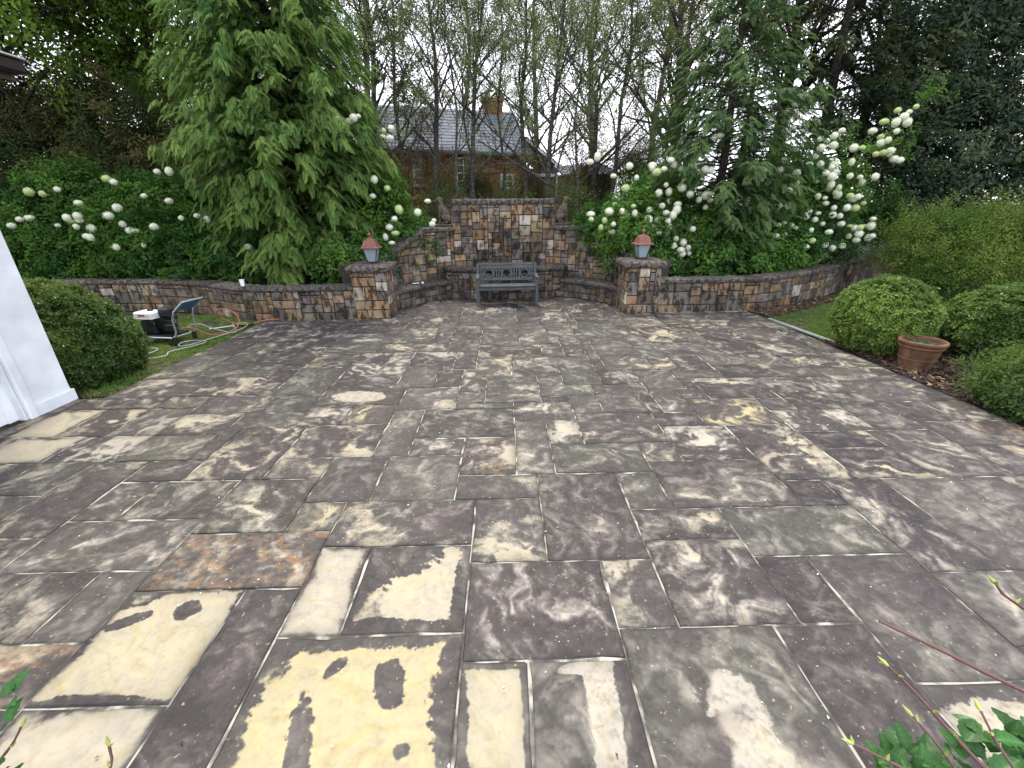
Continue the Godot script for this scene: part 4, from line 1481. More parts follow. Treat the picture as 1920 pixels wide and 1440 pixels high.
func lantern(s: float) -> void:
	var nm: String = "left" if s < 0 else "right"
	var o := thing("lantern", "copper-roofed lantern with frosted panes standing on the %s pillar" % nm, "lantern", wv(0.1 + s * 2.655 + 0.02, 1.022, 8.74), 0.03, "pillar lanterns")
	var bs := MB.new()
	bs.box(Vector3(0, 0.012, 0), Vector3(0.20, 0.024, 0.20), Basis(), 0.006)
	put("base", bs.mesh(M.lantern_iron), o)
	var y0 := 0.03
	var y1 := 0.285
	var r0 := 0.075
	var r1 := 0.132
	for k in 4:
		var a := TAU * k / 4
		var b := Basis(Vector3.UP, a)
		var p := MB.new()
		var q0 := b * Vector3(-r0 + 0.006, y0, r0)
		var q1 := b * Vector3(r0 - 0.006, y0, r0)
		var q2 := b * Vector3(r1 - 0.006, y1, r1)
		var q3 := b * Vector3(-r1 + 0.006, y1, r1)
		p.quad(q0, q1, q2, q3, b * Vector3(0, -0.2, 1))
		var inw := b * Vector3(0, 0, -0.004)
		p.quad(q0 + inw, q1 + inw, q2 + inw, q3 + inw, b * Vector3(0, 0.2, -1))
		put("pane", p.mesh(M.frosted_glass), o)
		var post := MB.new()
		post.tube([b * Vector3(r0, y0, r0), b * Vector3(r1, y1, r1)], [0.0085, 0.0085], 6)
		post.tube([b * Vector3(-r0, y0, r0), b * Vector3(r0, y0, r0)], [0.007, 0.007], 5)
		post.tube([b * Vector3(-r1, y1, r1), b * Vector3(r1, y1, r1)], [0.008, 0.008], 5)
		put("post", post.mesh(M.lantern_iron), o)
	var rf := MB.new()
	var prof := [Vector2(0.178, 0.278), Vector2(0.180, 0.288), Vector2(0.145, 0.305), Vector2(0.092, 0.425), Vector2(0.088, 0.430), Vector2(0.05, 0.445), Vector2(0.032, 0.465), Vector2(0.022, 0.47)]
	for k in 4:
		var b := Basis(Vector3.UP, TAU * k / 4)
		for i in prof.size() - 1:
			var p: Vector2 = prof[i]
			var q: Vector2 = prof[i + 1]
			rf.quad(b * Vector3(-p.x, p.y, p.x), b * Vector3(p.x, p.y, p.x), b * Vector3(q.x, q.y, q.x), b * Vector3(-q.x, q.y, q.x), b * Vector3(0, 0.4, 1))
		rf.tri(b * Vector3(-0.178, 0.278, 0.178), b * Vector3(0.178, 0.278, 0.178), Vector3(0, 0.278, 0), Vector3.DOWN)
	var roof := put("roof", rf.mesh(M.copper_roof), o)
	var fi := MB.new()
	fi.lathe([Vector2(0.026, 0.465), Vector2(0.018, 0.49), Vector2(0.034, 0.505), Vector2(0.04, 0.525), Vector2(0.03, 0.545), Vector2(0.01, 0.555), Vector2(0.008, 0.575), Vector2(0.0, 0.585)], 14)
	put("finial", fi.mesh(M.copper_roof), roof)


# smooth joined capsules meshed as surface nets: bones are [from, to, radius, radius]
func creature(bones: Array, lo: Vector3, hi: Vector3, cell: float, blend: float) -> MB:
	var nx := int((hi.x - lo.x) / cell) + 2
	var ny := int((hi.y - lo.y) / cell) + 2
	var nzz := int((hi.z - lo.z) / cell) + 2
	var f := PackedFloat32Array()
	f.resize(nx * ny * nzz)
	f.fill(1.0)
	for bone in bones:
		var A: Vector3 = bone[0]
		var B: Vector3 = bone[1]
		var ra: float = bone[2]
		var rb: float = bone[3]
		var pad := maxf(ra, rb) + blend * 2.5
		var mn := (A.min(B) - Vector3.ONE * pad - lo) / cell
		var mx := (A.max(B) + Vector3.ONE * pad - lo) / cell
		var ab := B - A
		var l2 := maxf(ab.length_squared(), 1e-9)
		for z in range(maxi(0, int(mn.z)), mini(nzz, int(mx.z) + 2)):
			for y in range(maxi(0, int(mn.y)), mini(ny, int(mx.y) + 2)):
				for x in range(maxi(0, int(mn.x)), mini(nx, int(mx.x) + 2)):
					var p := lo + Vector3(x, y, z) * cell
					var t := clampf((p - A).dot(ab) / l2, 0.0, 1.0)
					var dd := p.distance_to(A + ab * t) - lerpf(ra, rb, t)
					var i := (z * ny + y) * nx + x
					var o := f[i]
					var hh := clampf(0.5 + 0.5 * (o - dd) / blend, 0.0, 1.0)
					f[i] = lerpf(o, dd, hh) - blend * hh * (1.0 - hh)
	var m := MB.new()
	var vid := {}
	var pos := []
	var nor := []
	for z in nzz - 1:
		for y in ny - 1:
			for x in nx - 1:
				var base := (z * ny + y) * nx + x
				var cnt := 0
				var acc := Vector3.ZERO
				var vals := [f[base], f[base + 1], f[base + nx], f[base + nx + 1], f[base + nx * ny], f[base + nx * ny + 1], f[base + nx * ny + nx], f[base + nx * ny + nx + 1]]
				var neg := 0
				for q in vals:
					if q < 0.0:
						neg += 1
				if neg == 0 or neg == 8:
					continue
				for e in [[0, 1], [2, 3], [4, 5], [6, 7], [0, 2], [1, 3], [4, 6], [5, 7], [0, 4], [1, 5], [2, 6], [3, 7]]:
					var a: float = vals[e[0]]
					var b: float = vals[e[1]]
					if (a < 0.0) != (b < 0.0):
						var t := a / (a - b)
						var pa := Vector3(e[0] & 1, (e[0] >> 1) & 1, (e[0] >> 2) & 1)
						var pb := Vector3(e[1] & 1, (e[1] >> 1) & 1, (e[1] >> 2) & 1)
						acc += pa.lerp(pb, t)
						cnt += 1
				vid[base] = pos.size()
				pos.append(lo + (Vector3(x, y, z) + acc / cnt) * cell)
				nor.append(Vector3(vals[1] + vals[3] + vals[5] + vals[7] - vals[0] - vals[2] - vals[4] - vals[6], vals[2] + vals[3] + vals[6] + vals[7] - vals[0] - vals[1] - vals[4] - vals[5], vals[4] + vals[5] + vals[6] + vals[7] - vals[0] - vals[1] - vals[2] - vals[3]).normalized())
	var st := [1, nx, nx * ny]
	for z in range(1, nzz - 1):
		for y in range(1, ny - 1):
			for x in range(1, nx - 1):
				var base := (z * ny + y) * nx + x
				for ax in 3:
					if (f[base] < 0.0) != (f[base + st[ax]] < 0.0):
						var u: int = st[(ax + 1) % 3]
						var w: int = st[(ax + 2) % 3]
						var q := [base, base - u, base - u - w, base - w]
						if vid.has(q[0]) and vid.has(q[1]) and vid.has(q[2]) and vid.has(q[3]):
							var i0: int = vid[q[0]]
							var i1: int = vid[q[1]]
							var i2: int = vid[q[2]]
							var i3: int = vid[q[3]]
							m.smooth_tri(pos[i0], pos[i1], pos[i2], nor[i0], nor[i1], nor[i2])
							m.smooth_tri(pos[i0], pos[i2], pos[i3], nor[i0], nor[i2], nor[i3])
	return m


func dog(called: String, label: String, at: Vector3, turn: float, s: float) -> Node3D:
	# a hound sitting upright; it faces -x for s = 1 and +x for s = -1
	var o := thing(called, label, "statue", at, turn * 0.6, "stone dog statues")
	var B := func(x: float, y: float, z: float) -> Vector3: return Vector3(-x * s, y + 0.06, z)
	var bones := []
	var add := func(a: Vector3, b: Vector3, ra: float, rb: float) -> void: bones.append([a, b, ra, rb])
	add.call(B.call(-0.14, 0.12, 0), B.call(0.07, 0.33, 0), 0.105, 0.095)      # rump to chest
	add.call(B.call(0.06, 0.30, 0), B.call(0.09, 0.38, 0), 0.095, 0.075)
	add.call(B.call(0.08, 0.38, 0), B.call(0.115, 0.50, 0), 0.066, 0.052)     # neck
	add.call(B.call(0.105, 0.53, 0), B.call(0.15, 0.535, 0), 0.058, 0.052)      # skull
	add.call(B.call(0.16, 0.525, 0), B.call(0.245, 0.50, 0), 0.038, 0.026)    # muzzle
	for z: float in [-0.058, 0.058]:
		add.call(B.call(0.085, 0.29, z), B.call(0.115, 0.14, z), 0.044, 0.028)   # foreleg
		add.call(B.call(0.115, 0.14, z), B.call(0.12, 0.02, z), 0.026, 0.022)
		add.call(B.call(0.12, 0.018, z), B.call(0.165, 0.015, z), 0.024, 0.02)  # paw
		add.call(B.call(-0.13, 0.11, z * 1.25), B.call(0.0, 0.15, z * 1.7), 0.075, 0.052)  # thigh
		add.call(B.call(0.0, 0.14, z * 1.75), B.call(-0.09, 0.035, z * 1.75), 0.042, 0.026)
		add.call(B.call(-0.09, 0.022, z * 1.75), B.call(0.03, 0.016, z * 1.75), 0.024, 0.02)
		add.call(B.call(0.10, 0.555, z * 0.95), B.call(0.085, 0.47, z * 1.15), 0.018, 0.026)  # hanging ear
	add.call(B.call(-0.2, 0.04, 0), B.call(-0.27, 0.02, 0.06), 0.024, 0.012)  # tail
	put("body", creature(bones, Vector3(-0.36, -0.0, -0.22), Vector3(0.36, 0.70, 0.22), 0.014, 0.022).mesh(M.cast_stone), o)
	var pb := MB.new()
	pb.box(Vector3(0, 0.028, 0), Vector3(0.50, 0.056, 0.30), Basis(), 0.012)
	put("base", pb.mesh(M.cast_stone), o)
	return o


func pot() -> void:
	var o := thing("terracotta_pot", "large ribbed terracotta pot beside the round clipped bushes", "flower pot", V(5.41, -0.01, 5.2))
	o.scale = Vector3(0.86, 0.96, 0.86)
	var p := MB.new()
	p.lathe([Vector2(0.0, 0.0), Vector2(0.19, 0.0), Vector2(0.198, 0.01), Vector2(0.222, 0.13), Vector2(0.232, 0.135), Vector2(0.234, 0.15), Vector2(0.226, 0.156), Vector2(0.252, 0.292), Vector2(0.27, 0.298), Vector2(0.276, 0.312), Vector2(0.27, 0.322), Vector2(0.268, 0.335), Vector2(0.285, 0.345), Vector2(0.295, 0.365), Vector2(0.292, 0.388), Vector2(0.275, 0.398), Vector2(0.258, 0.392), Vector2(0.252, 0.36), Vector2(0.245, 0.3)], 40)
	put("body", p.mesh(M.terracotta), o)
	var so := MB.new()
	so.lathe([Vector2(0.252, 0.318), Vector2(0.12, 0.33), Vector2(0.0, 0.335)], 20)
	put("soil", so.mesh(M.soil), o)
	var pl := MB.new()
	for k in 26:
		var a := rnd(0, TAU)
		var r := rnd(0.0, 0.13)
		var t := Vector3(cos(a + rnd(-1, 1)), rnd(0.15, 0.8), sin(a + rnd(-1, 1))).normalized()
		var kk := rnd(0.7, 1.3)
		pl.leaf(Vector3(cos(a) * r, 0.335, sin(a) * r), t, Vector3.UP, rnd(0.04, 0.08), rnd(0.025, 0.04), Color(0.05 * kk, 0.12 * kk, 0.045 * kk), 0.2, true)
	put("seedlings", pl.mesh(M.leafy), o)


# ---------------------------------------------------------------- pressure washer and hoses

func washer() -> void:
	var o := thing("pressure_washer", "petrol pressure washer with white fuel tank on the left lawn", "pressure washer", V(-5.62, -0.03, 7.0), deg_to_rad(-10))
	# local x to the right, z towards the viewer
	var fr := MB.new()
	for z: float in [-0.19, 0.19]:
		fr.tube([Vector3(-0.36, 0.13, z), Vector3(0.30, 0.13, z), Vector3(0.37, 0.16, z), Vector3(0.40, 0.24, z), Vector3(0.40, 0.42, z), Vector3(0.47, 0.56, z), Vector3(0.68, 0.72, z)], [0.014, 0.014, 0.014, 0.014, 0.014, 0.014, 0.014], 8)
	fr.tube([Vector3(0.68, 0.72, -0.19), Vector3(0.68, 0.72, 0.19)], [0.015, 0.015], 8)
	fr.tube([Vector3(0.30, 0.13, -0.19), Vector3(0.30, 0.13, 0.19)], [0.014, 0.014], 8)
	fr.tube([Vector3(-0.36, 0.13, -0.19), Vector3(-0.36, 0.13, 0.19)], [0.014, 0.014], 8)
	put("frame", fr.mesh(M.steel), o)
	var pn := MB.new()
	pn.box(Vector3(0.575, 0.64, 0), Vector3(0.22, 0.022, 0.32), Basis(Vector3.BACK, 0.65), 0.006)
	put("panel", pn.mesh(M.panel_blue), o)
	var dk := MB.new()
	dk.box(Vector3(-0.05, 0.15, 0), Vector3(0.62, 0.02, 0.36), Basis(), 0.004)
	put("deck", dk.mesh(M.black_metal), o)
	var en := MB.new()
	en.box(Vector3(-0.17, 0.27, 0), Vector3(0.26, 0.22, 0.26), Basis(), 0.02)
	en.box(Vector3(-0.12, 0.34, 0.02), Vector3(0.16, 0.14, 0.22), Basis(Vector3.BACK, 0.4), 0.02)
	for k in 6:
		en.box(Vector3(0.0 + 0.016 * k, 0.34, 0.0), Vector3(0.006, 0.16, 0.20), Basis(), 0.001)
	en.lathe([Vector2(0.0, 0.0), Vector2(0.09, 0.0), Vector2(0.10, 0.02), Vector2(0.09, 0.05), Vector2(0.0, 0.055)], 18, Vector3(-0.17, 0.38, 0.05))
	put("engine", en.mesh(M.black_metal), o)
	var tk := MB.new()
	tk.box(Vector3(-0.20, 0.475, 0.02), Vector3(0.33, 0.10, 0.26), Basis(), 0.03)
	tk.box(Vector3(-0.20, 0.425, 0.02), Vector3(0.345, 0.022, 0.275), Basis(), 0.008)
	var tank := put("fuel_tank", tk.mesh(M.white_plastic), o)
	var cp := MB.new()
	cp.lathe([Vector2(0.04, 0.0), Vector2(0.042, 0.022), Vector2(0.03, 0.03), Vector2(0, 0.03)], 14, Vector3(-0.17, 0.525, 0.0))
	put("fuel_cap", cp.mesh(M.black_plastic), tank)
	var lb := MB.new()
	lb.box(Vector3(-0.20, 0.475, 0.151), Vector3(0.12, 0.03, 0.003), Basis(), 0.0005)
	put("red_label", lb.mesh(M.red_print), tank)
	var ex := MB.new()
	ex.box(Vector3(0.06, 0.49, -0.07), Vector3(0.21, 0.16, 0.16), Basis(), 0.025)
	put("muffler", ex.mesh(M.black_plastic), o)
	var pu := MB.new()
	pu.box(Vector3(0.14, 0.26, 0.02), Vector3(0.20, 0.13, 0.14), Basis(), 0.02)
	for k in 3:
		pu.lathe([Vector2(0.03, 0), Vector2(0.03, 0.05), Vector2(0.022, 0.06), Vector2(0, 0.06)], 10, Vector3(0.08 + 0.06 * k, 0.32, 0.02))
	pu.tube([Vector3(0.24, 0.25, 0.05), Vector3(0.34, 0.27, 0.09)], [0.03, 0.022], 8)
	put("pump", pu.mesh(M.black_metal), o)
	var kn := MB.new()
	kn.tube([Vector3(0.27, 0.33, 0.0), Vector3(0.27, 0.42, 0.0)], [0.006, 0.006], 6)
	kn.box(Vector3(0.27, 0.44, 0.0), Vector3(0.055, 0.07, 0.04), Basis(), 0.01)
	put("control_knob", kn.mesh(M.black_plastic), o)
	for z: float in [-0.25, 0.25]:
		var wl := MB.new()
		for i in 16:
			var pts := []
			for q in 2:
				var a := TAU * (i + q) / 16
				pts.append(Vector3(-0.30 + 0.105 * cos(a), 0.135 + 0.105 * sin(a), z))
			wl.tube(pts, [0.034, 0.034], 8, Color.WHITE, false)
		var w := put("wheel", wl.mesh(M.black_plastic), o)
		var rim := MB.new()
		var dsk := []
		for i in 14:
			var a := TAU * i / 14
			var b := TAU * (i + 1) / 14
			for e: float in [-0.015, 0.015]:
				rim.tri(Vector3(-0.30, 0.135, z + e * 1.4), Vector3(-0.30 + 0.085 * cos(a), 0.135 + 0.085 * sin(a), z + e), Vector3(-0.30 + 0.085 * cos(b), 0.135 + 0.085 * sin(b), z + e), Vector3(0, 0, e))
		put("rim", rim.mesh(M.steel), w)
		var ft := MB.new()
		ft.tube([Vector3(0.33, 0.15, z * 0.74), Vector3(0.33, 0.02, z * 0.74)], [0.028, 0.035], 8)
		put("rubber_foot", ft.mesh(M.black_plastic), o)
	# hoses: (x, height, d) along each
	hose("garden_hose", "orange-red hose looped on the grass beside the washer", [[-5.28, 0.22, 6.93], [-5.1, 0.22, 6.92], [-4.98, 0.08, 7.05], [-4.88, 0.02, 7.25], [-4.74, 0.08, 7.45], [-4.70, 0.24, 7.52], [-4.80, 0.38, 7.5], [-4.96, 0.41, 7.48], [-5.06, 0.33, 7.52], [-5.02, 0.2, 7.62], [-4.88, 0.07, 7.75], [-4.76, 0.03, 7.95], [-4.6, 0.03, 8.2], [-4.3, 0.03, 8.28]], 0.0115, "orange_hose")
	hose("pressure_hose", "thin pale grey pressure hose trailing from washer along the lawn edge", [[-5.2, 0.24, 6.95], [-5.0, 0.29, 6.93], [-4.85, 0.17, 7.05], [-4.72, 0.03, 7.3], [-4.85, 0.02, 7.6], [-5.05, 0.04, 7.85], [-4.85, 0.04, 7.95], [-4.75, 0.02, 7.7], [-4.80, 0.02, 7.35], [-4.95, 0.02, 6.9], [-5.0, 0.03, 6.62], [-5.12, 0.03, 6.55], [-5.22, 0.03, 6.72], [-5.12, 0.03, 6.86], [-4.86, 0.03, 6.78], [-4.95, 0.02, 6.55], [-5.1, 0.02, 6.3], [-5.02, 0.02, 6.1], [-5.2, 0.03, 5.95], [-5.32, 0.03, 6.1], [-5.35, 0.03, 6.4], [-5.6, 0.02, 6.5]], 0.0085, "grey_hose")
	var gun := thing("spray_gun", "black spray gun lying on the grass among the hose ends", "spray gun", V(-4.86, 0.0, 7.9), 0.5)
	var gm := MB.new()
	gm.box(Vector3(0, 0.02, 0), Vector3(0.30, 0.04, 0.045), Basis(), 0.012)
	gm.box(Vector3(0.10, 0.02, 0.06), Vector3(0.05, 0.036, 0.13), Basis(), 0.01)
	put("body", gm.mesh(M.black_plastic), gun)
	var wd := MB.new()
	wd.tube([Vector3(-0.14, 0.025, 0), Vector3(-0.55, 0.02, 0.02)], [0.011, 0.009], 8)
	put("wand", wd.mesh(M.steel), gun)


func hose(called: String, label: String, pts: Array, r: float, m: String) -> void:
	var c := Curve3D.new()
	for i in pts.size():
		var p: Vector3 = V(pts[i][0], pts[i][1], pts[i][2])
		var a: Array = pts[maxi(i - 1, 0)]
		var b: Array = pts[mini(i + 1, pts.size() - 1)]
		var t: Vector3 = (V(b[0], b[1], b[2]) - V(a[0], a[1], a[2])) * 0.19
		c.add_point(p, -t, t)
	c.bake_interval = 0.05
	var line := []
	var rad := []
	for p in c.get_baked_points():
		line.append(p)
		rad.append(r)
	var s := MB.new()
	s.tube(line, rad, 7)
	tag(put(called, s.mesh(M[m])), label, "hose")


func right_bed() -> void:
	pass


# ---------------------------------------------------------------- planting

const BLOOMS_FAR_RIGHT := [
	"602 399 990;597 389 1002;578 373 995;598 372 1004;618 378 1005;590 343 983;576 337 981;458 350 1013;656 324 990;683 329 989;691 324 1020;693 313 999;713 342 1013;668 308 999",
	"743 309 1006;758 337 986;791 356 1005;801 330 1015;807 322 1001;801 318 1010;825 339 1007;795 372 983;842 374 1010;848 382 1004;819 362 992;797 351 981;849 356 1015;755 308 999",
	"796 297 1009;816 300 1015;826 303 1009;845 288 1017;841 284 996;827 296 1012;615 305 998;673 295 1017;753 283 1015;681 260 984;697 253 985;622 261 989;760 256 1019;799 253 997",
	"624 227 1005;704 238 992;723 222 1000;684 214 995;699 212 994;760 216 1003;778 214 1003;778 210 1016;567 200 1007;620 199 1017;634 197 1014;689 184 1020;734 192 1007;748 192 987",
	"787 191 1014;744 177 1019;759 175 1016;695 168 1003;719 159 1009;605 159 988;633 162 1013;656 151 1003;684 147 991;719 143 983;765 158 1014;791 153 1020;787 151 984;817 153 1012",
	"820 154 996;790 138 986;817 169 992;574 145 1011;597 145 1015;602 136 982;634 137 1005;675 112 982;716 112 1009;725 115 993;760 106 1015;785 110 1019;799 124 1000;841 127 1020",
	"826 133 992;686 125 983;573 243 1004;577 246 981;552 267 988;589 268 996",
]

const BLOOMS_RIGHT := [
	"307 272 968;314 263 955;338 284 951;354 277 976;329 269 959;369 272 979;396 275 977;400 263 961;415 267 964;426 265 966;404 245 969;340 240 968;374 234 967;327 225 969",
	"351 227 978;309 192 965;335 200 963;371 203 972;365 192 957;389 222 959;418 211 979;436 222 966;346 186 966;356 182 950;308 175 962;329 172 967;347 170 951;322 160 968",
	"308 156 969;331 147 952;354 146 969;355 158 964;410 153 970;372 134 961;393 125 971;406 114 972;366 120 951;383 112 952;409 103 970;381 103 979;389 103 958;342 111 964",
	"333 107 968;422 323 960;434 327 961;227 257 959;261 320 961;205 307 968;192 292 959;178 283 961;188 185 973;185 175 951;210 158 967;218 172 972;223 190 959;234 165 957",
	"235 149 974;250 190 957;253 234 956;259 275 963;278 254 971;272 200 953;278 186 960;309 172 960;316 192 975;315 263 963;310 277 976",
]

const BLOOMS_LEFT := [
	"-558 357 952;-593 351 958;-564 341 971;-591 316 980;-553 288 963;-681 272 954;-655 272 950;-794 261 966;-771 254 953;-942 235 977;-911 243 979;-943 238 952;-858 217 956;-801 207 977",
	"-734 229 971;-691 219 977;-991 187 959;-961 190 950;-1010 175 957;-936 174 977;-892 189 956;-872 192 959;-874 184 962;-890 182 962;-884 172 961;-873 167 982;-862 153 951;-849 151 945",
	"-806 175 983;-793 162 980;-783 161 984;-726 170 962;-680 186 983;-644 190 982;-608 183 954;-829 129 975;-772 132 978;-492 148 972;-557 122 966;-540 128 957;-809 192 959",
]

const BLOOMS_MIDDLE := [
	"-279 368 979;-287 364 973;-323 367 994;-299 359 981;-238 346 1002;-216 346 972;-242 336 1006;-226 333 998;-245 240 1007;-278 225 1006;-270 257 1006;-222 198 993;-228 180 971;-248 162 1000",
	"-231 151 977;-242 131 982;-258 142 997;-182 192 991;-158 214 987;-151 175 1008;-153 168 994;-274 111 984;-262 102 980;-268 88 1004",
]


var sprigs := {}


func sprig(key: String, leaves: int, reach: float, length: float, width: float, spread := 0.9, droop := 0.1, round_ := false, twig := true) -> MB:
	# a twig along +y with leaves all round it
	var s := MB.new()
	var bend := Vector3(rnd(-0.3, 0.3), 0, rnd(-0.3, 0.3))
	if twig:
		s.tube([Vector3.ZERO, (Vector3.UP + bend * 0.3) * reach * 0.5, (Vector3.UP + bend) * reach], [length * 0.035 + 0.0015, length * 0.025 + 0.001, 0.001], 3, Color(0.9, 0.6, 0.5), false)
	for k in leaves:
		var t := (k + rnd(0.2, 0.8)) / leaves
		var p := (Vector3.UP + bend * t) * reach * t
		var a := k * 2.4 + rnd(-0.5, 0.5)
		var out := Vector3(cos(a), 0, sin(a))
		p += out * reach * 0.28 * rnd(0.2, 1.0) * sin(PI * clampf(t * 0.8 + 0.15, 0, 1))
		var dirn := (out * spread + Vector3.UP * rnd(0.2, 0.9) - Vector3.UP * droop * 4.0 * rnd(0.3, 1.0)).normalized()
		var k2 := rnd(0.7, 1.3)
		var l := length * rnd(0.65, 1.2)
		s.leaf(p, dirn, (Vector3.UP * 1.0 + Vector3(rnd(-0.6, 0.6), 0, rnd(-0.6, 0.6))).normalized(), l, width * l / length * rnd(0.85, 1.15), Color(k2, k2 * rnd(0.95, 1.05), k2 * rnd(0.85, 1.1)), 0.22, round_)
	return s


func sprig_set(key: String, m: String, count: int, leaves: int, reach: float, length: float, width: float, spread := 0.9, droop := 0.1, round_ := false, twig := true) -> Array:
	if not sprigs.has(key):
		var out := []
		for k in count:
			out.append(sprig(key, leaves, reach, length, width, spread, droop, round_, twig).mesh(M[m]))
		sprigs[key] = out
	return sprigs[key]


func aim(y: Vector3, roll: float, s: float) -> Basis:
	y = y.normalized()
	var x := y.cross(Vector3.FORWARD if absf(y.z) < 0.8 else Vector3.RIGHT).normalized()
	var b := Basis(x, y, x.cross(y))
	return (b * Basis(Vector3.UP, roll)).scaled_local(Vector3(s, s, s))


# leaves through ellipsoid lumps, denser towards the outside; all in the thing's own axes
func crown(parent: Node3D, called: String, meshes: Array, lumps: Array, n: int, ta: Color, tb: Color, smin: float, smax: float, shell := 0.4, floor_y := 0.05, rough := 0.22, up := 0.5) -> void:
	var total := 0.0
	var acc := []
	for l in lumps:
		total += pow(l[1].x * l[1].y * l[1].z, 0.66)
		acc.append(total)
	var where := []
	var tint := []
	for k in meshes.size():
		where.append([])
		tint.append([])
	var base := parent.position
	var ib := parent.transform.affine_inverse()
	var done := 0
	while done < n:
		done += 1
		var pick := rnd(0, total)
		var i := 0
		while acc[i] < pick:
			i += 1
		var c: Vector3 = lumps[i][0]
		var r: Vector3 = lumps[i][1]
		var v := Vector3(rng.randfn(), rng.randfn(), rng.randfn()).normalized()
		var lump := 1.0 + rough * 2.2 * nz.get_noise_3d(v.x * 2.2 + c.x, v.y * 2.2 + c.y, v.z * 2.2 + c.z)
		var p := c + v * r * pow(rnd(0, 1), shell) * lump
		if p.y < floor_y:
			continue
		var q := rng.randi() % meshes.size()
		var dirn := (v + Vector3.UP * up + Vector3(rnd(-0.6, 0.6), rnd(-0.5, 0.5), rnd(-0.6, 0.6)))
		where[q].append(Transform3D(aim(dirn, rnd(0, TAU), rnd(smin, smax)), ib * p if base == Vector3.ZERO else p - base))
		var m := clampf(0.5 + 1.1 * nz.get_noise_3d(p.x * 0.9, p.y * 0.9, p.z * 0.9 + 9.0) + rnd(-0.3, 0.3), 0, 1)
		tint[q].append(ta.lerp(tb, m))
	for q in meshes.size():
		if where[q].size() > 0:
			scatter(called if q == 0 else "%s_%03d" % [called, q], parent, meshes[q], where[q], tint[q])


func stems(parent: Node3D, from: Vector3, lumps: Array, n: int, r: float, m := "bark", called := "stems") -> void:
	var s := MB.new()
	var base := parent.position
	for k in n:
		var l: Array = lumps[k % lumps.size()]
		var v := Vector3(rnd(-1, 1), rnd(-0.3, 1), rnd(-1, 1)).normalized()
		var tip: Vector3 = l[0] + v * l[1] * rnd(0.55, 0.9)
		var a := from + Vector3(rnd(-0.25, 0.25), 0, rnd(-0.25, 0.25))
		var mid := a.lerp(tip, 0.5) + Vector3(rnd(-0.15, 0.15), rnd(0.1, 0.35), rnd(-0.15, 0.15)) * a.distance_to(tip) * 0.4
		s.tube([a - base, a.lerp(mid, 0.5) + Vector3.UP * 0.05 - base, mid - base, mid.lerp(tip, 0.5) + Vector3.UP * 0.05 - base, tip - base], [r, r * 0.8, r * 0.6, r * 0.4, r * 0.2], 5)
	put(called, s.mesh(M[m]), parent)


func shrub(called: String, label: String, category: String, foot: Vector3, lumps: Array, meshes: Array, n: int, ta: Color, tb: Color, smin := 0.8, smax := 1.3, shell := 0.4, group := "", rough := 0.22) -> Node3D:
	var o := thing(called, label, category, foot, 0.0, group)
	stems(o, foot, lumps, 14 + lumps.size() * 3, 0.025)
	crown(o, "foliage", meshes, lumps, n, ta, tb, smin, smax, shell, foot.y + 0.02, rough)
	return o


func clipped_shrubs() -> void:
	var box := sprig_set("box", "glossy_leaf", 3, 26, 0.08, 0.034, 0.019, 1.0, 0.0)
	var a := Color(0.065, 0.12, 0.022)
	var b := Color(0.19, 0.28, 0.055)
	shrub("clipped_bush", "round clipped boxwood ball behind the terracotta pot, nearer the wall", "bush", V(5.53, 0, 5.98), [[V(5.50, 0.48, 5.98), Vector3(0.545, 0.47, 0.52)]], box, 6000, a, b, 0.8, 1.5, 0.13, "clipped round bushes", 0.05)
	shrub("clipped_bush", "round clipped boxwood ball at the right edge of the photo", "bush", V(6.80, 0, 5.55), [[V(6.80, 0.43, 5.55), Vector3(0.56, 0.46, 0.5)]], box, 6000, a, b, 0.8, 1.6, 0.14, "clipped round bushes", 0.08)
	# the big clipped bush beside the white wing
	shrub("clipped_bush", "large domed boxwood bush beside the white house corner", "bush", V(-5.45, 0, 5.25), [[V(-5.56, 0.50, 5.2), Vector3(0.66, 0.66, 0.62)], [V(-5.5, 0.36, 5.45), Vector3(0.62, 0.48, 0.42)], [V(-5.52, 0.42, 4.98), Vector3(0.5, 0.5, 0.33)]], box, 12500, Color(0.04, 0.085, 0.02), Color(0.12, 0.18, 0.036), 0.8, 1.5, 0.14, "", 0.06)
	# loose low shrub spilling on to the terrace at the right edge
	var lf := sprig_set("low", "leafy", 3, 16, 0.16, 0.055, 0.026, 1.0, 0.0)
	shrub("low_shrub", "low loose evergreen shrub spilling over the terrace edge at right", "shrub", V(5.45, 0, 3.95), [[V(5.42, 0.16, 3.85), Vector3(0.45, 0.28, 0.45)], [V(5.25, 0.12, 3.6), Vector3(0.30, 0.22, 0.3)], [V(5.7, 0.2, 4.25), Vector3(0.42, 0.3, 0.4)]], lf, 700, Color(0.04, 0.085, 0.03), Color(0.12, 0.18, 0.04), 0.7, 1.2, 0.4)
	# dry twigs between the pot and that shrub
	var tw := thing("dry_twigs", "bare grey twigs sticking out of the mulch behind the pot", "twigs", V(5.95, 0, 4.85))
	var s := MB.new()
	for k in 34:
		var p := Vector3(rnd(-0.4, 0.35), 0, rnd(-0.35, 0.3))
		var d := Vector3(rnd(-0.8, 0.8), rnd(0.3, 1.0), rnd(-0.8, 0.8)).normalized() * rnd(0.15, 0.42)
		s.tube([p, p + d * 0.5 + Vector3(0, 0.03, 0), p + d], [0.004, 0.003, 0.0015], 4)
	put("stems", s.mesh(M.grey_bark), tw)


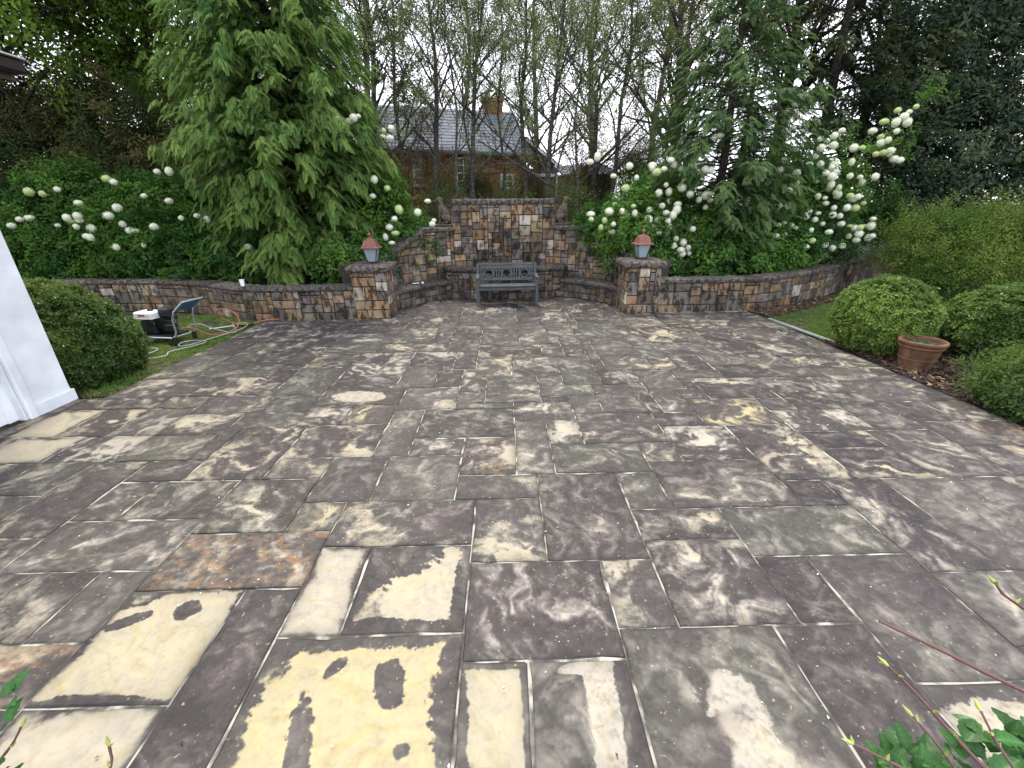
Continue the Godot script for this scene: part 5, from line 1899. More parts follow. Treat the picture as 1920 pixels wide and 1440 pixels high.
func spray_mesh(sd: float, droop: float, needles := 5, fat := 1.0) -> MB:
	# one frond of a conifer along +z, hanging side twigs set with needles
	var s := MB.new()
	var L := 0.5
	var spine := []
	for k in 6:
		var t := L * k / 5
		spine.append(Vector3(sin(t * 5 + sd) * 0.015, 0.10 * t - droop * t * t, t))
	s.tube(spine, [0.006, 0.005, 0.004, 0.003, 0.002, 0.001], 3, Color(0.5, 0.4, 0.35), false)
	var n := 17
	for k in n:
		var t := L * (0.1 + 0.9 * k / (n - 1))
		var p := Vector3(sin(t * 5 + sd) * 0.015, 0.10 * t - droop * t * t, t)
		for sg: float in [-1.0, 1.0]:
			var l := (0.20 * (1.0 - t / L * 0.72)) * rnd(0.7, 1.2)
			var d := Vector3(sg * rnd(0.6, 0.95), rnd(-0.25, 0.1), rnd(0.45, 0.8)).normalized()
			var q := p
			var cnt := needles
			for i in cnt:
				var f := float(i) / cnt
				var d2 := (d + Vector3(0, -1.25 * f * droop * 1.4, 0)).normalized()
				var nx := q + d2 * l / cnt
				var side := d2.cross(Vector3.UP).normalized()
				var g := 0.62 + 0.75 * f * rnd(0.7, 1.2) + 0.25 * t / L
				var col := Color(g * (1.0 + 0.25 * f), g, g * (1.0 - 0.1 * f))
				var w := 0.017 * fat * (1.0 - 0.45 * f)
				var upn := (Vector3.UP + side * rnd(-0.4, 0.4)).normalized()
				s.tri(q - d2 * 0.006, q + side * w + d2 * 0.016, nx + d2 * 0.01, upn, col)
				s.tri(q - d2 * 0.006, q - side * w + d2 * 0.016, nx + d2 * 0.01, upn, col)
				s.tri(q, q + Vector3(0, -w * 0.8, 0) + d2 * 0.014, nx + d2 * 0.006, side, col)
				q = nx
	return s


func conifer(called: String, label: String, foot: Vector3, H: float, R: float, prof: Array, branches: int, per: int, ta: Color, tb: Color, droop: float, s_lo: float, s_hi: float, skirt: float, top_y: float, lean := Vector2.ZERO) -> Node3D:
	var o := thing(called, label, "tree", foot)
	var tr := MB.new()
	var tp := []
	var rr := []
	for k in 9:
		var f := k / 8.0
		tp.append(Vector3(lean.x * f + 0.05 * sin(f * 9), H * f, lean.y * f))
		rr.append(0.055 * R * (1.0 - f) + 0.012)
	tr.tube(tp, rr, 9)
	put("trunk", tr.mesh(M.bark), o)
	var br := MB.new()
	var fr := []
	var w := [[], [], []]
	var c := [[], [], []]
	for k in 3:
		if not sprigs.has("spray%d_%.2f" % [k, droop]):
			sprigs["spray%d_%.2f" % [k, droop]] = spray_mesh(k * 2.0, droop + 0.15 * k).mesh(M.needle)
		fr.append(sprigs["spray%d_%.2f" % [k, droop]])
	for k in branches:
		var h: float = lerpf(skirt, top_y, pow((k + rnd(0.0, 1.0)) / branches, 1.2))
		var f := h / H
		var a := k * 2.39996 + rnd(-0.4, 0.4)
		# the outline: radius at shares of the height
		var i := 0
		while i < prof.size() - 2 and prof[i + 1].x < f:
			i += 1
		var rad: float = R * lerpf(prof[i].y, prof[i + 1].y, clampf((f - prof[i].x) / (prof[i + 1].x - prof[i].x), 0, 1)) * rnd(0.78, 1.12)
		var out := Vector3(cos(a), 0, sin(a))
		var side := out.cross(Vector3.UP)
		var org := Vector3(lean.x * f, h, lean.y * f)
		var rise := rnd(0.15, 0.35)
		var fall := rnd(0.5, 0.85) * droop * 0.45
		var at := func(t: float) -> Vector3: return org + out * rad * t + Vector3.UP * (rise * t - fall * t * t) * rad + side * 0.12 * rad * sin(t * 3.0 + k)
		var pts := []
		var rad2 := []
		for j in 6:
			pts.append(at.call(j / 5.0))
			rad2.append((0.006 * R * (1.0 - j / 5.0) + 0.002) * (0.6 + rad / R))
		br.tube(pts, rad2, 4, Color.WHITE, false)
		var m := maxi(4, int(per * rad / R))
		for j in m:
			var t := 0.12 + 0.88 * pow((j + rnd(0, 1)) / m, 0.7)
			var p: Vector3 = at.call(t)
			var tang: Vector3 = (at.call(t + 0.05) - at.call(t - 0.05)).normalized()
			var sg := rnd(-1.0, 1.0)
			var ax := (tang * rnd(0.35, 1.0) + side * sg * (1.25 - 0.55 * t) + Vector3.DOWN * rnd(0.0, 0.55) * droop).normalized()
			if j == m - 1:
				ax = tang
				p = at.call(0.96)
			var z := ax
			var x := Vector3.UP.cross(z).normalized()
			var y := z.cross(x)
			p += Vector3(rnd(-0.12, 0.12), rnd(-0.22, 0.1), rnd(-0.12, 0.12)) * minf(1.0, rad * 0.6)
			var sc := rnd(s_lo, s_hi) * (0.75 + 0.35 * (1.0 - f))
			var q := rng.randi() % 3
			w[q].append(Transform3D(Basis(x, y, z).scaled_local(Vector3(sc, sc, sc)), p))
			var g := clampf(0.45 + 0.8 * nz.get_noise_3d(p.x, p.y * 1.4, p.z) + rnd(-0.25, 0.25) + 0.15 * (t - 0.6), 0, 1)
			c[q].append(ta.lerp(tb, g))
	put("branches", br.mesh(M.bark), o)
	for q in 3:
		scatter("foliage" if q == 0 else "foliage_%03d" % q, o, fr[q], w[q], c[q])
	return o


func conifers() -> void:
	conifer("cedar_tree", "big bright green weeping cedar behind the left low wall", V(-4.75, 0.45, 10.75), 13.5, 2.4, [Vector2(0.0, 0.62), Vector2(0.08, 0.66), Vector2(0.15, 0.76), Vector2(0.21, 0.9), Vector2(0.33, 0.76), Vector2(0.42, 0.58), Vector2(0.7, 0.3), Vector2(1.0, 0.05)], 520, 78, Color(0.076, 0.165, 0.044), Color(0.25, 0.37, 0.095), 0.85, 0.30, 0.62, 0.12, 9.2, Vector2(0.3, 0.3))
	conifer("cedar_tree", "slender grey green cedar among the snowball shrubs right of the fountain", V(4.85, 0.45, 10.5), 9.8, 1.75, [Vector2(0.0, 0.45), Vector2(0.12, 0.85), Vector2(0.28, 1.0), Vector2(0.42, 0.7), Vector2(0.55, 0.42), Vector2(0.75, 0.25), Vector2(1.0, 0.05)], 240, 38, Color(0.06, 0.12, 0.046), Color(0.17, 0.265, 0.09), 0.7, 0.32, 0.62, 0.2, 8.4, Vector2(0.1, 0.0))
	conifer("hemlock_tree", "dark feathery conifer standing behind the right snowball shrub", V(9.6, 0.8, 14.5), 13.0, 2.9, [Vector2(0.0, 0.8), Vector2(0.2, 1.0), Vector2(0.5, 0.8), Vector2(1.0, 0.1)], 80, 24, Color(0.04, 0.065, 0.03), Color(0.085, 0.115, 0.05), 0.55, 0.7, 1.2, 1.5, 10.5)


func snowball(sd: int) -> MB:
	var s := MB.new()
	var n := 85
	s.lathe([Vector2(0, -0.062), Vector2(0.045, -0.042), Vector2(0.06, 0), Vector2(0.045, 0.042), Vector2(0, 0.062)], 10, Vector3.ZERO, Color(0.8, 0.85, 0.7))
	for k in n:
		var y := 1.0 - 2.0 * (k + 0.5) / n
		var a := k * 2.39996 + sd
		var r := sqrt(1.0 - y * y)
		var v := Vector3(cos(a) * r, y, sin(a) * r)
		var p := v * (0.066 + rnd(-0.006, 0.008))
		var t := v.cross(Vector3(0.3, 0.9, 0.2)).normalized()
		var b := v.cross(t)
		var c := rnd(0.86, 1.0)
		for q in 2:
			var d := (t * cos(q * PI / 2 + k) + b * sin(q * PI / 2 + k))
			s.leaf(p - d * 0.014, (d + v * 0.12).normalized(), v, 0.029, 0.015, Color(c, c, c * rnd(0.92, 1.0)), 0.2)
	return s


var balls := []


func blooms(o: Node3D, rows: Array, at: Callable, limit := 300) -> void:
	for row in rows:
		for t in row.split(";"):
			var q: PackedStringArray = t.split(" ")
			var p := V(int(q[0]) / 100.0, int(q[1]) / 100.0, int(q[2]) / 100.0)
			if not at.call(p):
				continue
			bloom(o, p)


func bloom(o: Node3D, p: Vector3) -> void:
	var green := rnd(0, 1) < 0.15
	var m := put("flower_head", balls[rng.randi() % 3 + (3 if green else 0)], o)
	m.transform = Transform3D(Basis.from_euler(Vector3(rnd(0, TAU), rnd(0, TAU), 0)).scaled(Vector3(rnd(0.8, 1.2), rnd(0.7, 1.15), rnd(0.8, 1.2)) * rnd(0.75, 1.2)), p - o.position)


func viburnums() -> void:
	var white := mat("white_petals", lin(0.86, 0.87, 0.78), 0.8)
	var lime := mat("lime_petals", lin(0.62, 0.70, 0.38), 0.8)
	for m in [white, lime]:
		m.vertex_color_use_as_albedo = true
		m.backlight_enabled = true
		m.backlight = Color(0.7, 0.7, 0.7)
	for k in 3:
		balls.append(snowball(k).mesh(white))
	for k in 3:
		balls.append(snowball(k + 3).mesh(lime))
	var vb := sprig_set("viburnum", "leafy", 4, 15, 0.24, 0.085, 0.046, 0.9, 0.12, true)
	var a := Color(0.036, 0.10, 0.024)
	var b := Color(0.12, 0.24, 0.045)
	var all := func(_p: Vector3) -> bool: return true
	# right of the fountain, hugging the wing wall
	var o := shrub("snowball_shrub", "white snowball shrub between the fountain wall and the right lantern", "shrub", V(3.3, 0.5, 10.6), [[V(3.0, 1.35, 10.5), Vector3(1.05, 0.95, 0.6)], [V(3.9, 1.25, 10.6), Vector3(0.9, 1.1, 0.7)], [V(2.4, 1.2, 10.9), Vector3(0.7, 0.8, 0.5)], [V(3.6, 2.2, 10.7), Vector3(0.8, 0.5, 0.5)], [V(3.4, 0.75, 9.9), Vector3(1.0, 0.45, 0.5)], [V(3.0, 1.5, 9.9), Vector3(0.8, 0.7, 0.4)]], vb, 2300, a, b, 0.8, 1.25, 0.4, "snowball shrubs in flower")
	blooms(o, BLOOMS_RIGHT, all)
	for k in 30:
		bloom(o, V(rnd(2.3, 4.6), rnd(1.0, 2.4), rnd(9.8, 10.3)))
	# farther right, its long shoots reaching up to the right
	var lumps := [[V(6.6, 1.4, 10.9), Vector3(1.2, 0.9, 0.7)], [V(7.6, 1.9, 10.9), Vector3(0.9, 1.0, 0.6)], [V(5.5, 1.0, 10.4), Vector3(1.1, 0.7, 0.6)], [V(6.3, 2.5, 11.0), Vector3(0.9, 0.6, 0.5)], [V(7.4, 1.1, 10.8), Vector3(0.8, 0.6, 0.5)], [V(5.2, 0.7, 9.7), Vector3(1.2, 0.5, 0.5)], [V(4.6, 1.3, 10.4), Vector3(0.9, 0.8, 0.5)], [V(6.3, 0.9, 10.1), Vector3(0.9, 0.5, 0.5)], [V(7.9, 1.0, 11.0), Vector3(0.7, 0.6, 0.5)]]
	var p := shrub("snowball_shrub", "tall white snowball shrub with arching shoots behind the right low wall", "shrub", V(6.7, 0.55, 11.0), lumps, vb, 3100, a, b, 0.8, 1.25, 0.45, "snowball shrubs in flower")
	blooms(p, BLOOMS_FAR_RIGHT, all)
	for k in 60:
		bloom(p, V(rnd(5.4, 8.2), rnd(1.0, 2.9), rnd(10.1, 10.7)))
	var sh := MB.new()
	for tip in [V(8.95, 4.05, 10.3), V(8.4, 3.3, 10.3), V(8.7, 3.2, 10.4), V(7.4, 3.3, 10.5), V(6.5, 3.9, 10.6), V(6.9, 3.0, 10.4)]:
		var a0 := V(7.0, 1.2, 10.9)
		var mid: Vector3 = a0.lerp(tip, 0.55) + Vector3(0, 0.25, 0)
		sh.tube([a0 - p.position, mid - p.position, tip - p.position], [0.02, 0.012, 0.005], 5)
		crown(p, "shoot_leaves", [vb[0]], [[tip, Vector3(0.3, 0.25, 0.25)], [mid, Vector3(0.35, 0.3, 0.3)]], 26, a, b, 0.6, 0.9, 0.6)
	put("shoots", sh.mesh(M.bark), p)
	# left of the fountain
	var q := shrub("snowball_shrub", "snowball shrub tucked between the left lantern and the dog statue", "shrub", V(-2.7, 0.5, 10.8), [[V(-2.5, 1.25, 10.75), Vector3(0.75, 0.75, 0.5)], [V(-2.0, 1.0, 11.0), Vector3(0.5, 0.55, 0.3)], [V(-3.2, 1.1, 10.3), Vector3(0.6, 0.75, 0.5)], [V(-2.9, 2.2, 11.0), Vector3(0.6, 0.7, 0.5)], [V(-2.85, 0.85, 9.7), Vector3(0.35, 0.35, 0.3)], [V(-3.5, 0.8, 9.6), Vector3(0.6, 0.4, 0.4)]], vb, 1700, a, b, 0.8, 1.2, 0.4, "snowball shrubs in flower")
	blooms(q, BLOOMS_MIDDLE, all)
	# the long flowering hedge on the left
	var l := shrub("snowball_shrub", "broad dark snowball shrub along the left wall behind the lawn", "shrub", V(-8.0, 0.5, 10.6), [[V(-7.2, 1.15, 10.4), Vector3(1.2, 0.75, 0.6)], [V(-8.6, 1.3, 10.5), Vector3(1.3, 0.9, 0.6)], [V(-10.2, 1.3, 10.6), Vector3(1.5, 0.95, 0.6)], [V(-6.0, 0.85, 9.9), Vector3(0.9, 0.5, 0.45)], [V(-7.8, 2.1, 10.9), Vector3(1.2, 0.6, 0.5)], [V(-9.8, 2.2, 10.9), Vector3(1.4, 0.7, 0.5)], [V(-7.6, 0.65, 10.05), Vector3(1.8, 0.3, 0.35)], [V(-10.6, 0.7, 10.2), Vector3(1.6, 0.4, 0.35)]], vb, 4600, Color(0.028, 0.085, 0.02), Color(0.095, 0.20, 0.036), 0.8, 1.25, 0.42, "snowball shrubs in flower")
	blooms(l, BLOOMS_LEFT, all)
	# big-leaved plant hanging over the left wall
	var hy := thing("oakleaf_plant", "big-leaved plant drooping over the left wall beside the paper cup", "plant", V(-6.3, 0.6, 9.6))
	for k in 26:
		var lf := MB.new()
		var a1 := rnd(0, TAU)
		var out := Vector3(cos(a1), rnd(-0.35, 0.35), sin(a1)).normalized()
		var kk := rnd(0.75, 1.25)
		for e: float in [-1.0, 1.0, -0.45, 0.45, 0.0]:
			var d := (out.rotated(Vector3.UP, e * 0.75)).normalized()
			lf.leaf(Vector3.ZERO, d, Vector3.UP, 0.17 - 0.03 * absf(e), 0.055, Color(0.05 * kk, 0.12 * kk, 0.05 * kk), 0.12, true)
		var m := put("leaf", lf.mesh(M.leafy), hy)
		m.position = Vector3(rnd(-0.75, 0.75), rnd(-0.02, 0.55), rnd(-0.1, 0.5))
	var hs := MB.new()
	for k in 9:
		var tip := Vector3(rnd(-0.7, 0.7), rnd(0.1, 0.5), rnd(-0.1, 0.45))
		hs.tube([Vector3(rnd(-0.1, 0.1), -0.1, -0.2), tip * 0.5 + Vector3(0, 0.15, 0), tip], [0.008, 0.006, 0.004], 5)
	put("stems", hs.mesh(M.bark), hy)


func hedges() -> void:
	var lv := sprig_set("evergreen", "leafy", 3, 16, 0.30, 0.085, 0.036, 0.9, 0.1)
	var gl := sprig_set("glossy", "glossy_leaf", 3, 17, 0.40, 0.115, 0.05, 0.9, 0.15)
	# dark evergreens behind the left flowering hedge
	shrub("evergreen_tree", "dark olive evergreen mass filling the far left behind the hedge", "tree", V(-11.5, 0.6, 13.0), [[V(-11.2, 3.2, 13.0), Vector3(2.0, 1.7, 1.0)], [V(-13.6, 3.4, 13.0), Vector3(2.0, 1.9, 1.0)], [V(-15.5, 3.4, 12.5), Vector3(2.0, 2.0, 1.0)], [V(-12.2, 1.8, 12.2), Vector3(3.0, 1.2, 0.6)], [V(-10.2, 3.6, 13.0), Vector3(1.6, 1.5, 0.8)], [V(-12.5, 4.4, 13.4), Vector3(2.2, 1.2, 0.8)]], lv, 6500, Color(0.036, 0.066, 0.026), Color(0.13, 0.125, 0.05), 0.9, 1.5, 0.5)
	shrub("evergreen_tree", "brownish dark evergreen between far left mass and the weeping cedar", "tree", V(-8.6, 0.6, 12.8), [[V(-8.6, 2.9, 12.8), Vector3(1.5, 1.7, 0.9)], [V(-7.4, 2.2, 12.2), Vector3(1.2, 1.5, 0.8)], [V(-9.6, 2.2, 12.2), Vector3(1.2, 1.2, 0.7)]], lv, 3600, Color(0.036, 0.07, 0.026), Color(0.14, 0.13, 0.048), 0.9, 1.4, 0.5)
	# the great magnolia on the right
	shrub("magnolia_tree", "huge dark glossy evergreen magnolia filling the upper right corner", "tree", V(13.2, 0.8, 14.2), [[V(12.6, 3.2, 13.8), Vector3(2.2, 2.2, 1.6)], [V(13.6, 6.5, 14.0), Vector3(3.0, 2.6, 1.8)], [V(15.5, 3.4, 13.2), Vector3(2.6, 2.6, 1.8)], [V(11.4, 5.0, 14.0), Vector3(1.5, 1.8, 1.2)], [V(14.4, 9.3, 14.5), Vector3(3.4, 2.2, 2.0)], [V(17.0, 6.5, 13.0), Vector3(2.6, 3.0, 1.8)], [V(12.0, 1.7, 13.0), Vector3(1.6, 1.0, 0.8)]], gl, 7500, Color(0.024, 0.052, 0.034), Color(0.10, 0.135, 0.06), 0.9, 1.5, 0.5)
	shrub("evergreen_tree", "dark evergreen beyond the magnolia, outside the right edge", "tree", V(20.5, 0.6, 13.5), [[V(20.0, 2.6, 13.4), Vector3(2.4, 2.6, 1.4)], [V(23.5, 3.0, 13.0), Vector3(2.6, 3.0, 1.5)], [V(21.5, 5.6, 13.6), Vector3(2.6, 2.2, 1.5)]], lv, 2600, Color(0.036, 0.066, 0.026), Color(0.13, 0.125, 0.05), 1.2, 1.9, 0.5)
	# the pale shrub in front of it
	var fine := sprig_set("fine", "leafy", 3, 18, 0.30, 0.05, 0.022, 0.7, 0.0)
	shrub("loose_shrub", "wide yellow green fine-leaved shrub behind the right clipped balls", "shrub", V(10.2, 0.0, 9.9), [[V(9.6, 1.05, 9.9), Vector3(1.0, 0.85, 0.7)], [V(10.9, 1.05, 9.9), Vector3(1.2, 0.95, 0.8)], [V(12.4, 1.0, 9.8), Vector3(1.1, 0.9, 0.8)], [V(10.3, 0.6, 9.4), Vector3(1.4, 0.5, 0.5)]], fine, 3300, Color(0.07, 0.14, 0.03), Color(0.18, 0.25, 0.055), 0.8, 1.4, 0.5)
	shrub("loose_shrub", "bright green broad-leaved shrub at the foot of the magnolia", "shrub", V(9.0, 0.6, 11.9), [[V(8.9, 1.5, 11.8), Vector3(0.8, 0.6, 0.5)], [V(9.8, 1.7, 12.0), Vector3(0.9, 0.7, 0.5)]], sprigs.viburnum, 420, Color(0.03, 0.075, 0.02), Color(0.07, 0.14, 0.03), 0.8, 1.2, 0.5)
	# bare twiggy vine over the bend of the right wall
	var vt := thing("bare_vine", "grey leafless vine tangle over the bend of the right wall", "vine", V(7.2, 0.5, 9.7))
	var s := MB.new()
	for k in 90:
		var p := Vector3(rnd(-0.9, 1.1), 0, 0)
		p.z = -p.x * 0.72 + rnd(-0.05, 0.2)
		p.y = rnd(-0.4, 0.5)
		var d := Vector3(rnd(-0.3, 0.3), rnd(-0.7, 0.9), rnd(0.0, 0.3)) * 0.6
		s.tube([p, p + d * 0.5 + Vector3(rnd(-0.06, 0.06), 0, 0.04), p + d], [0.005, 0.004, 0.002], 4, Color.WHITE, false)
	put("stems", s.mesh(M.grey_bark), vt)
	# undergrowth between the fountain and the house
	var ol := sprig_set("olive", "leafy", 3, 12, 0.34, 0.075, 0.026, 0.8, 0.1)
	var spots := [[-3.6, 14.2, 1.3, 1.25, "rust brown leafy bush behind the left dog statue", Color(0.07, 0.05, 0.022), Color(0.15, 0.085, 0.035)], [-1.9, 15.0, 1.0, 0.9, "low dark green bush behind the fountain wall's left end", Color(0.03, 0.05, 0.02), Color(0.07, 0.085, 0.03)], [2.3, 15.4, 1.1, 1.0, "low olive bush behind the fountain wall's right end", Color(0.03, 0.05, 0.022), Color(0.085, 0.095, 0.03)], [-4.9, 16.5, 1.5, 2.2, "tall olive brown bush behind the weeping cedar's right side", Color(0.04, 0.05, 0.02), Color(0.11, 0.095, 0.04)], [4.6, 17.0, 1.5, 1.8, "olive green bush left of the slender cedar, towards the shed", Color(0.035, 0.05, 0.022), Color(0.085, 0.1, 0.035)], [0.6, 18.5, 1.2, 0.9, "small dark bush in front of the brick house", Color(0.03, 0.045, 0.02), Color(0.08, 0.075, 0.03)]]
	spots += [[-2.7, 17.5, 0.9, 1.9, "tall thin rust-leaved thicket before the house's left window", Color(0.06, 0.05, 0.025), Color(0.17, 0.10, 0.045)], [-1.0, 17.0, 0.9, 1.6, "thin olive thicket before the middle house window", Color(0.045, 0.06, 0.028), Color(0.12, 0.13, 0.05)], [0.9, 16.8, 0.8, 1.7, "twiggy brown thicket before the small right house window", Color(0.06, 0.05, 0.03), Color(0.13, 0.10, 0.05)], [2.9, 16.5, 1.0, 1.9, "brown and olive thicket before the grey shed's left side", Color(0.05, 0.05, 0.026), Color(0.12, 0.10, 0.045)], [-5.8, 15.0, 1.2, 2.6, "dense olive thicket right behind the weeping cedar", Color(0.045, 0.06, 0.026), Color(0.11, 0.12, 0.045)], [4.2, 14.5, 0.9, 1.9, "thin olive thicket left of the slender cedar, close to the snowball shrub", Color(0.045, 0.06, 0.026), Color(0.11, 0.12, 0.045)]]
	spots += [[-1.7, 13.0, 0.7, 1.25, "light spring green bush right behind the fountain wall, left of its middle", Color(0.06, 0.085, 0.034), Color(0.16, 0.2, 0.07)], [0.25, 13.3, 0.7, 1.15, "light spring green bush right behind the middle of the fountain wall", Color(0.06, 0.085, 0.034), Color(0.16, 0.2, 0.07)], [1.75, 13.1, 0.65, 1.2, "light spring green bush right behind the fountain wall, right of its middle", Color(0.06, 0.085, 0.034), Color(0.16, 0.2, 0.07)]]
	for q in spots:
		var g := bed_height(q[0], q[1])
		shrub("undergrowth_bush", q[4], "bush", V(q[0], g, q[1]), [[V(q[0], g + q[3] * 0.9, q[1]), Vector3(q[2], q[3], q[2] * 0.8)], [V(q[0] + q[2] * 0.6, g + q[3] * 0.6, q[1] - 0.2), Vector3(q[2] * 0.6, q[3] * 0.7, q[2] * 0.6)]], ol, int(560 * q[2] * q[3]) + 200, q[5] * 1.25, q[6] * 1.3, 0.6, 1.1, 0.75, "undergrowth before the brick house")


# a tree with a bent trunk, forking limbs and twigs; returns the twig ends
func limbs(s: MB, p: Vector3, d: Vector3, length: float, r: float, depth: int, tips: Array, up: float, kids: int) -> void:
	var pts := [p]
	var rr := [r]
	var q := p
	var dirn := d
	var n := 4
	for k in n:
		dirn = (dirn + Vector3(rnd(-0.22, 0.22), rnd(-0.12, 0.22) * up, rnd(-0.22, 0.22))).normalized()
		q += dirn * length / n
		pts.append(q)
		rr.append(lerpf(r, r * 0.45, (k + 1.0) / n))
	s.tube(pts, rr, 5 if r > 0.02 else 3, Color.WHITE, false)
	if depth == 0:
		tips.append([q, dirn])
		tips.append([pts[2], dirn])
		return
	for k in kids:
		var t := rng.randi_range(1, n)
		var side := dirn.cross(Vector3(rnd(-1, 1), rnd(-1, 1), rnd(-1, 1))).normalized()
		limbs(s, pts[t], (dirn * rnd(0.5, 0.9) + side * rnd(0.5, 0.9) + Vector3.UP * up * 0.35).normalized(), length * rnd(0.5, 0.75), rr[t] * rnd(0.5, 0.7), depth - 1, tips, up, kids)
	tips.append([q, dirn])


func bare_tree(label: String, trunk: Array, r: float, n_limbs: int, leaf_share: float, ta: Color, tb: Color, meshes: Array, bark := "bark", spread := 1.0, called := "slender_tree", group := "slender trees behind the fountain", first := 0.3, limb_len := 2.1, size := 1.0, depth := 2) -> void:
	var foot: Vector3 = trunk[0]
	var o := thing(called, label, "tree", foot, 0.0, group)
	var t := MB.new()
	var pts := []
	var rr := []
	for i in trunk.size():
		pts.append(trunk[i] - foot)
		rr.append(r * lerpf(1.0, 0.22, float(i) / (trunk.size() - 1)))
	t.tube(pts, rr, 9)
	put("trunk", t.mesh(M[bark]), o)
	var b := MB.new()
	var tips := []
	for k in n_limbs:
		var f := lerpf(first, 0.98, pow((k + rnd(0, 1)) / n_limbs, 0.9)) * (pts.size() - 1)
		var i := mini(int(f), pts.size() - 2)
		var p: Vector3 = pts[i].lerp(pts[i + 1], f - i)
		var a := k * 2.4 + rnd(-0.5, 0.5)
		var d := (Vector3(cos(a), 0, sin(a)) * spread + Vector3.UP * rnd(0.5, 1.2)).normalized()
		limbs(b, p, d, limb_len * rnd(0.6, 1.1) * (1.15 - 0.5 * f / pts.size()), lerpf(rr[i], rr[i + 1], f - i) * rnd(0.4, 0.6), depth, tips, 0.5, 3)
	put("branches", b.mesh(M[bark]), o)
	var w := []
	var c := []
	for k in meshes.size():
		w.append([])
		c.append([])
	for tp in tips:
		var m := leaf_share
		while m > 0.0:
			if rnd(0, 1) < m:
				var q := rng.randi() % meshes.size()
				w[q].append(Transform3D(aim(tp[1] + Vector3(rnd(-0.7, 0.7), rnd(-0.5, 0.5), rnd(-0.7, 0.7)), rnd(0, TAU), rnd(0.7, 1.25) * size), tp[0] + Vector3(rnd(-0.15, 0.15), rnd(-0.15, 0.15), rnd(-0.15, 0.15)) * size))
				c[q].append(ta.lerp(tb, rnd(0, 1)))
			m -= 1.0
	for k in meshes.size():
		if w[k].size() > 0:
			scatter("crown" if k == 0 else "crown_%03d" % k, o, meshes[k], w[k], c[k])


func thin_trees() -> void:
	var ol := sprig_set("spring", "leafy", 3, 9, 0.26, 0.06, 0.022, 0.8, 0.15)
	var a := Color(0.11, 0.16, 0.06)
	var b := Color(0.27, 0.33, 0.14)
	# points: (x, height) at the distance d
	var list := [
		["slender dark tree in front of the brick house's leftmost window", 15.0, 0.10, [[-2.15, 1.0], [-2.1, 3.0], [-1.93, 5.0], [-1.9, 6.1], [-2.0, 7.3], [-2.2, 10.5]], 18],
		["slender forked tree between the leftmost and the middle house windows", 14.5, 0.085, [[-0.95, 1.0], [-0.92, 2.9], [-0.76, 5.1], [-0.69, 5.8], [-0.45, 7.2], [-0.2, 10.0]], 18],
		["slender tree rising beside the chimney above the fountain's middle", 15.0, 0.085, [[0.8, 1.0], [0.74, 2.9], [0.61, 5.0], [0.77, 6.1], [0.78, 7.3], [0.9, 10.5]], 18],
		["dark straight slender tree right of the brick house's corner", 14.0, 0.095, [[1.30, 1.0], [1.37, 2.4], [1.42, 3.8], [1.58, 5.3], [1.75, 7.0], [2.0, 10.5]], 20],
		["grey slender tree with a bowed trunk above the right dog statue", 15.5, 0.10, [[3.0, 1.0], [3.05, 2.9], [3.02, 5.0], [2.78, 5.6], [2.9, 7.4], [3.2, 10.5]], 20],
		["slender leaning tree just left of the right snowball shrub's top", 14.5, 0.08, [[3.3, 1.0], [3.5, 2.9], [3.55, 4.9], [3.75, 6.0], [3.7, 7.1], [3.9, 10.0]], 16],
		["thin twisted sapling between the brick house and its chimney side", 17.0, 0.06, [[-0.1, 1.4], [0.1, 3.2], [-0.1, 5.0], [0.1, 7.0], [0.0, 9.5]], 14],
		["thin sapling behind the fountain wall's left shoulder", 13.5, 0.05, [[-1.2, 1.0], [-1.35, 2.6], [-1.2, 4.4], [-1.4, 6.5], [-1.3, 8.5]], 12],
		["thin sapling behind the fountain wall's right shoulder", 13.5, 0.05, [[2.1, 1.0], [2.2, 2.6], [2.05, 4.2], [2.3, 6.3], [2.3, 8.5]], 12],
		["slender tree at the right side of the weeping cedar", 15.0, 0.08, [[-3.2, 1.0], [-3.1, 3.0], [-3.2, 5.0], [-3.0, 7.0], [-3.1, 10.0]], 18],
	]
	for q in list:
		var tr := []
		for i in q[3].size():
			tr.append(V(q[3][i][0], q[3][i][1] if i > 0 else bed_height(q[3][0][0], q[1]) - 0.05, q[1] + 0.1 * i))
		bare_tree(q[0], tr, q[2], int(q[4] * 1.3), 3.0, a, b, ol, "grey_bark", 0.75, "slender_tree", "slender trees behind the fountain", 0.18)


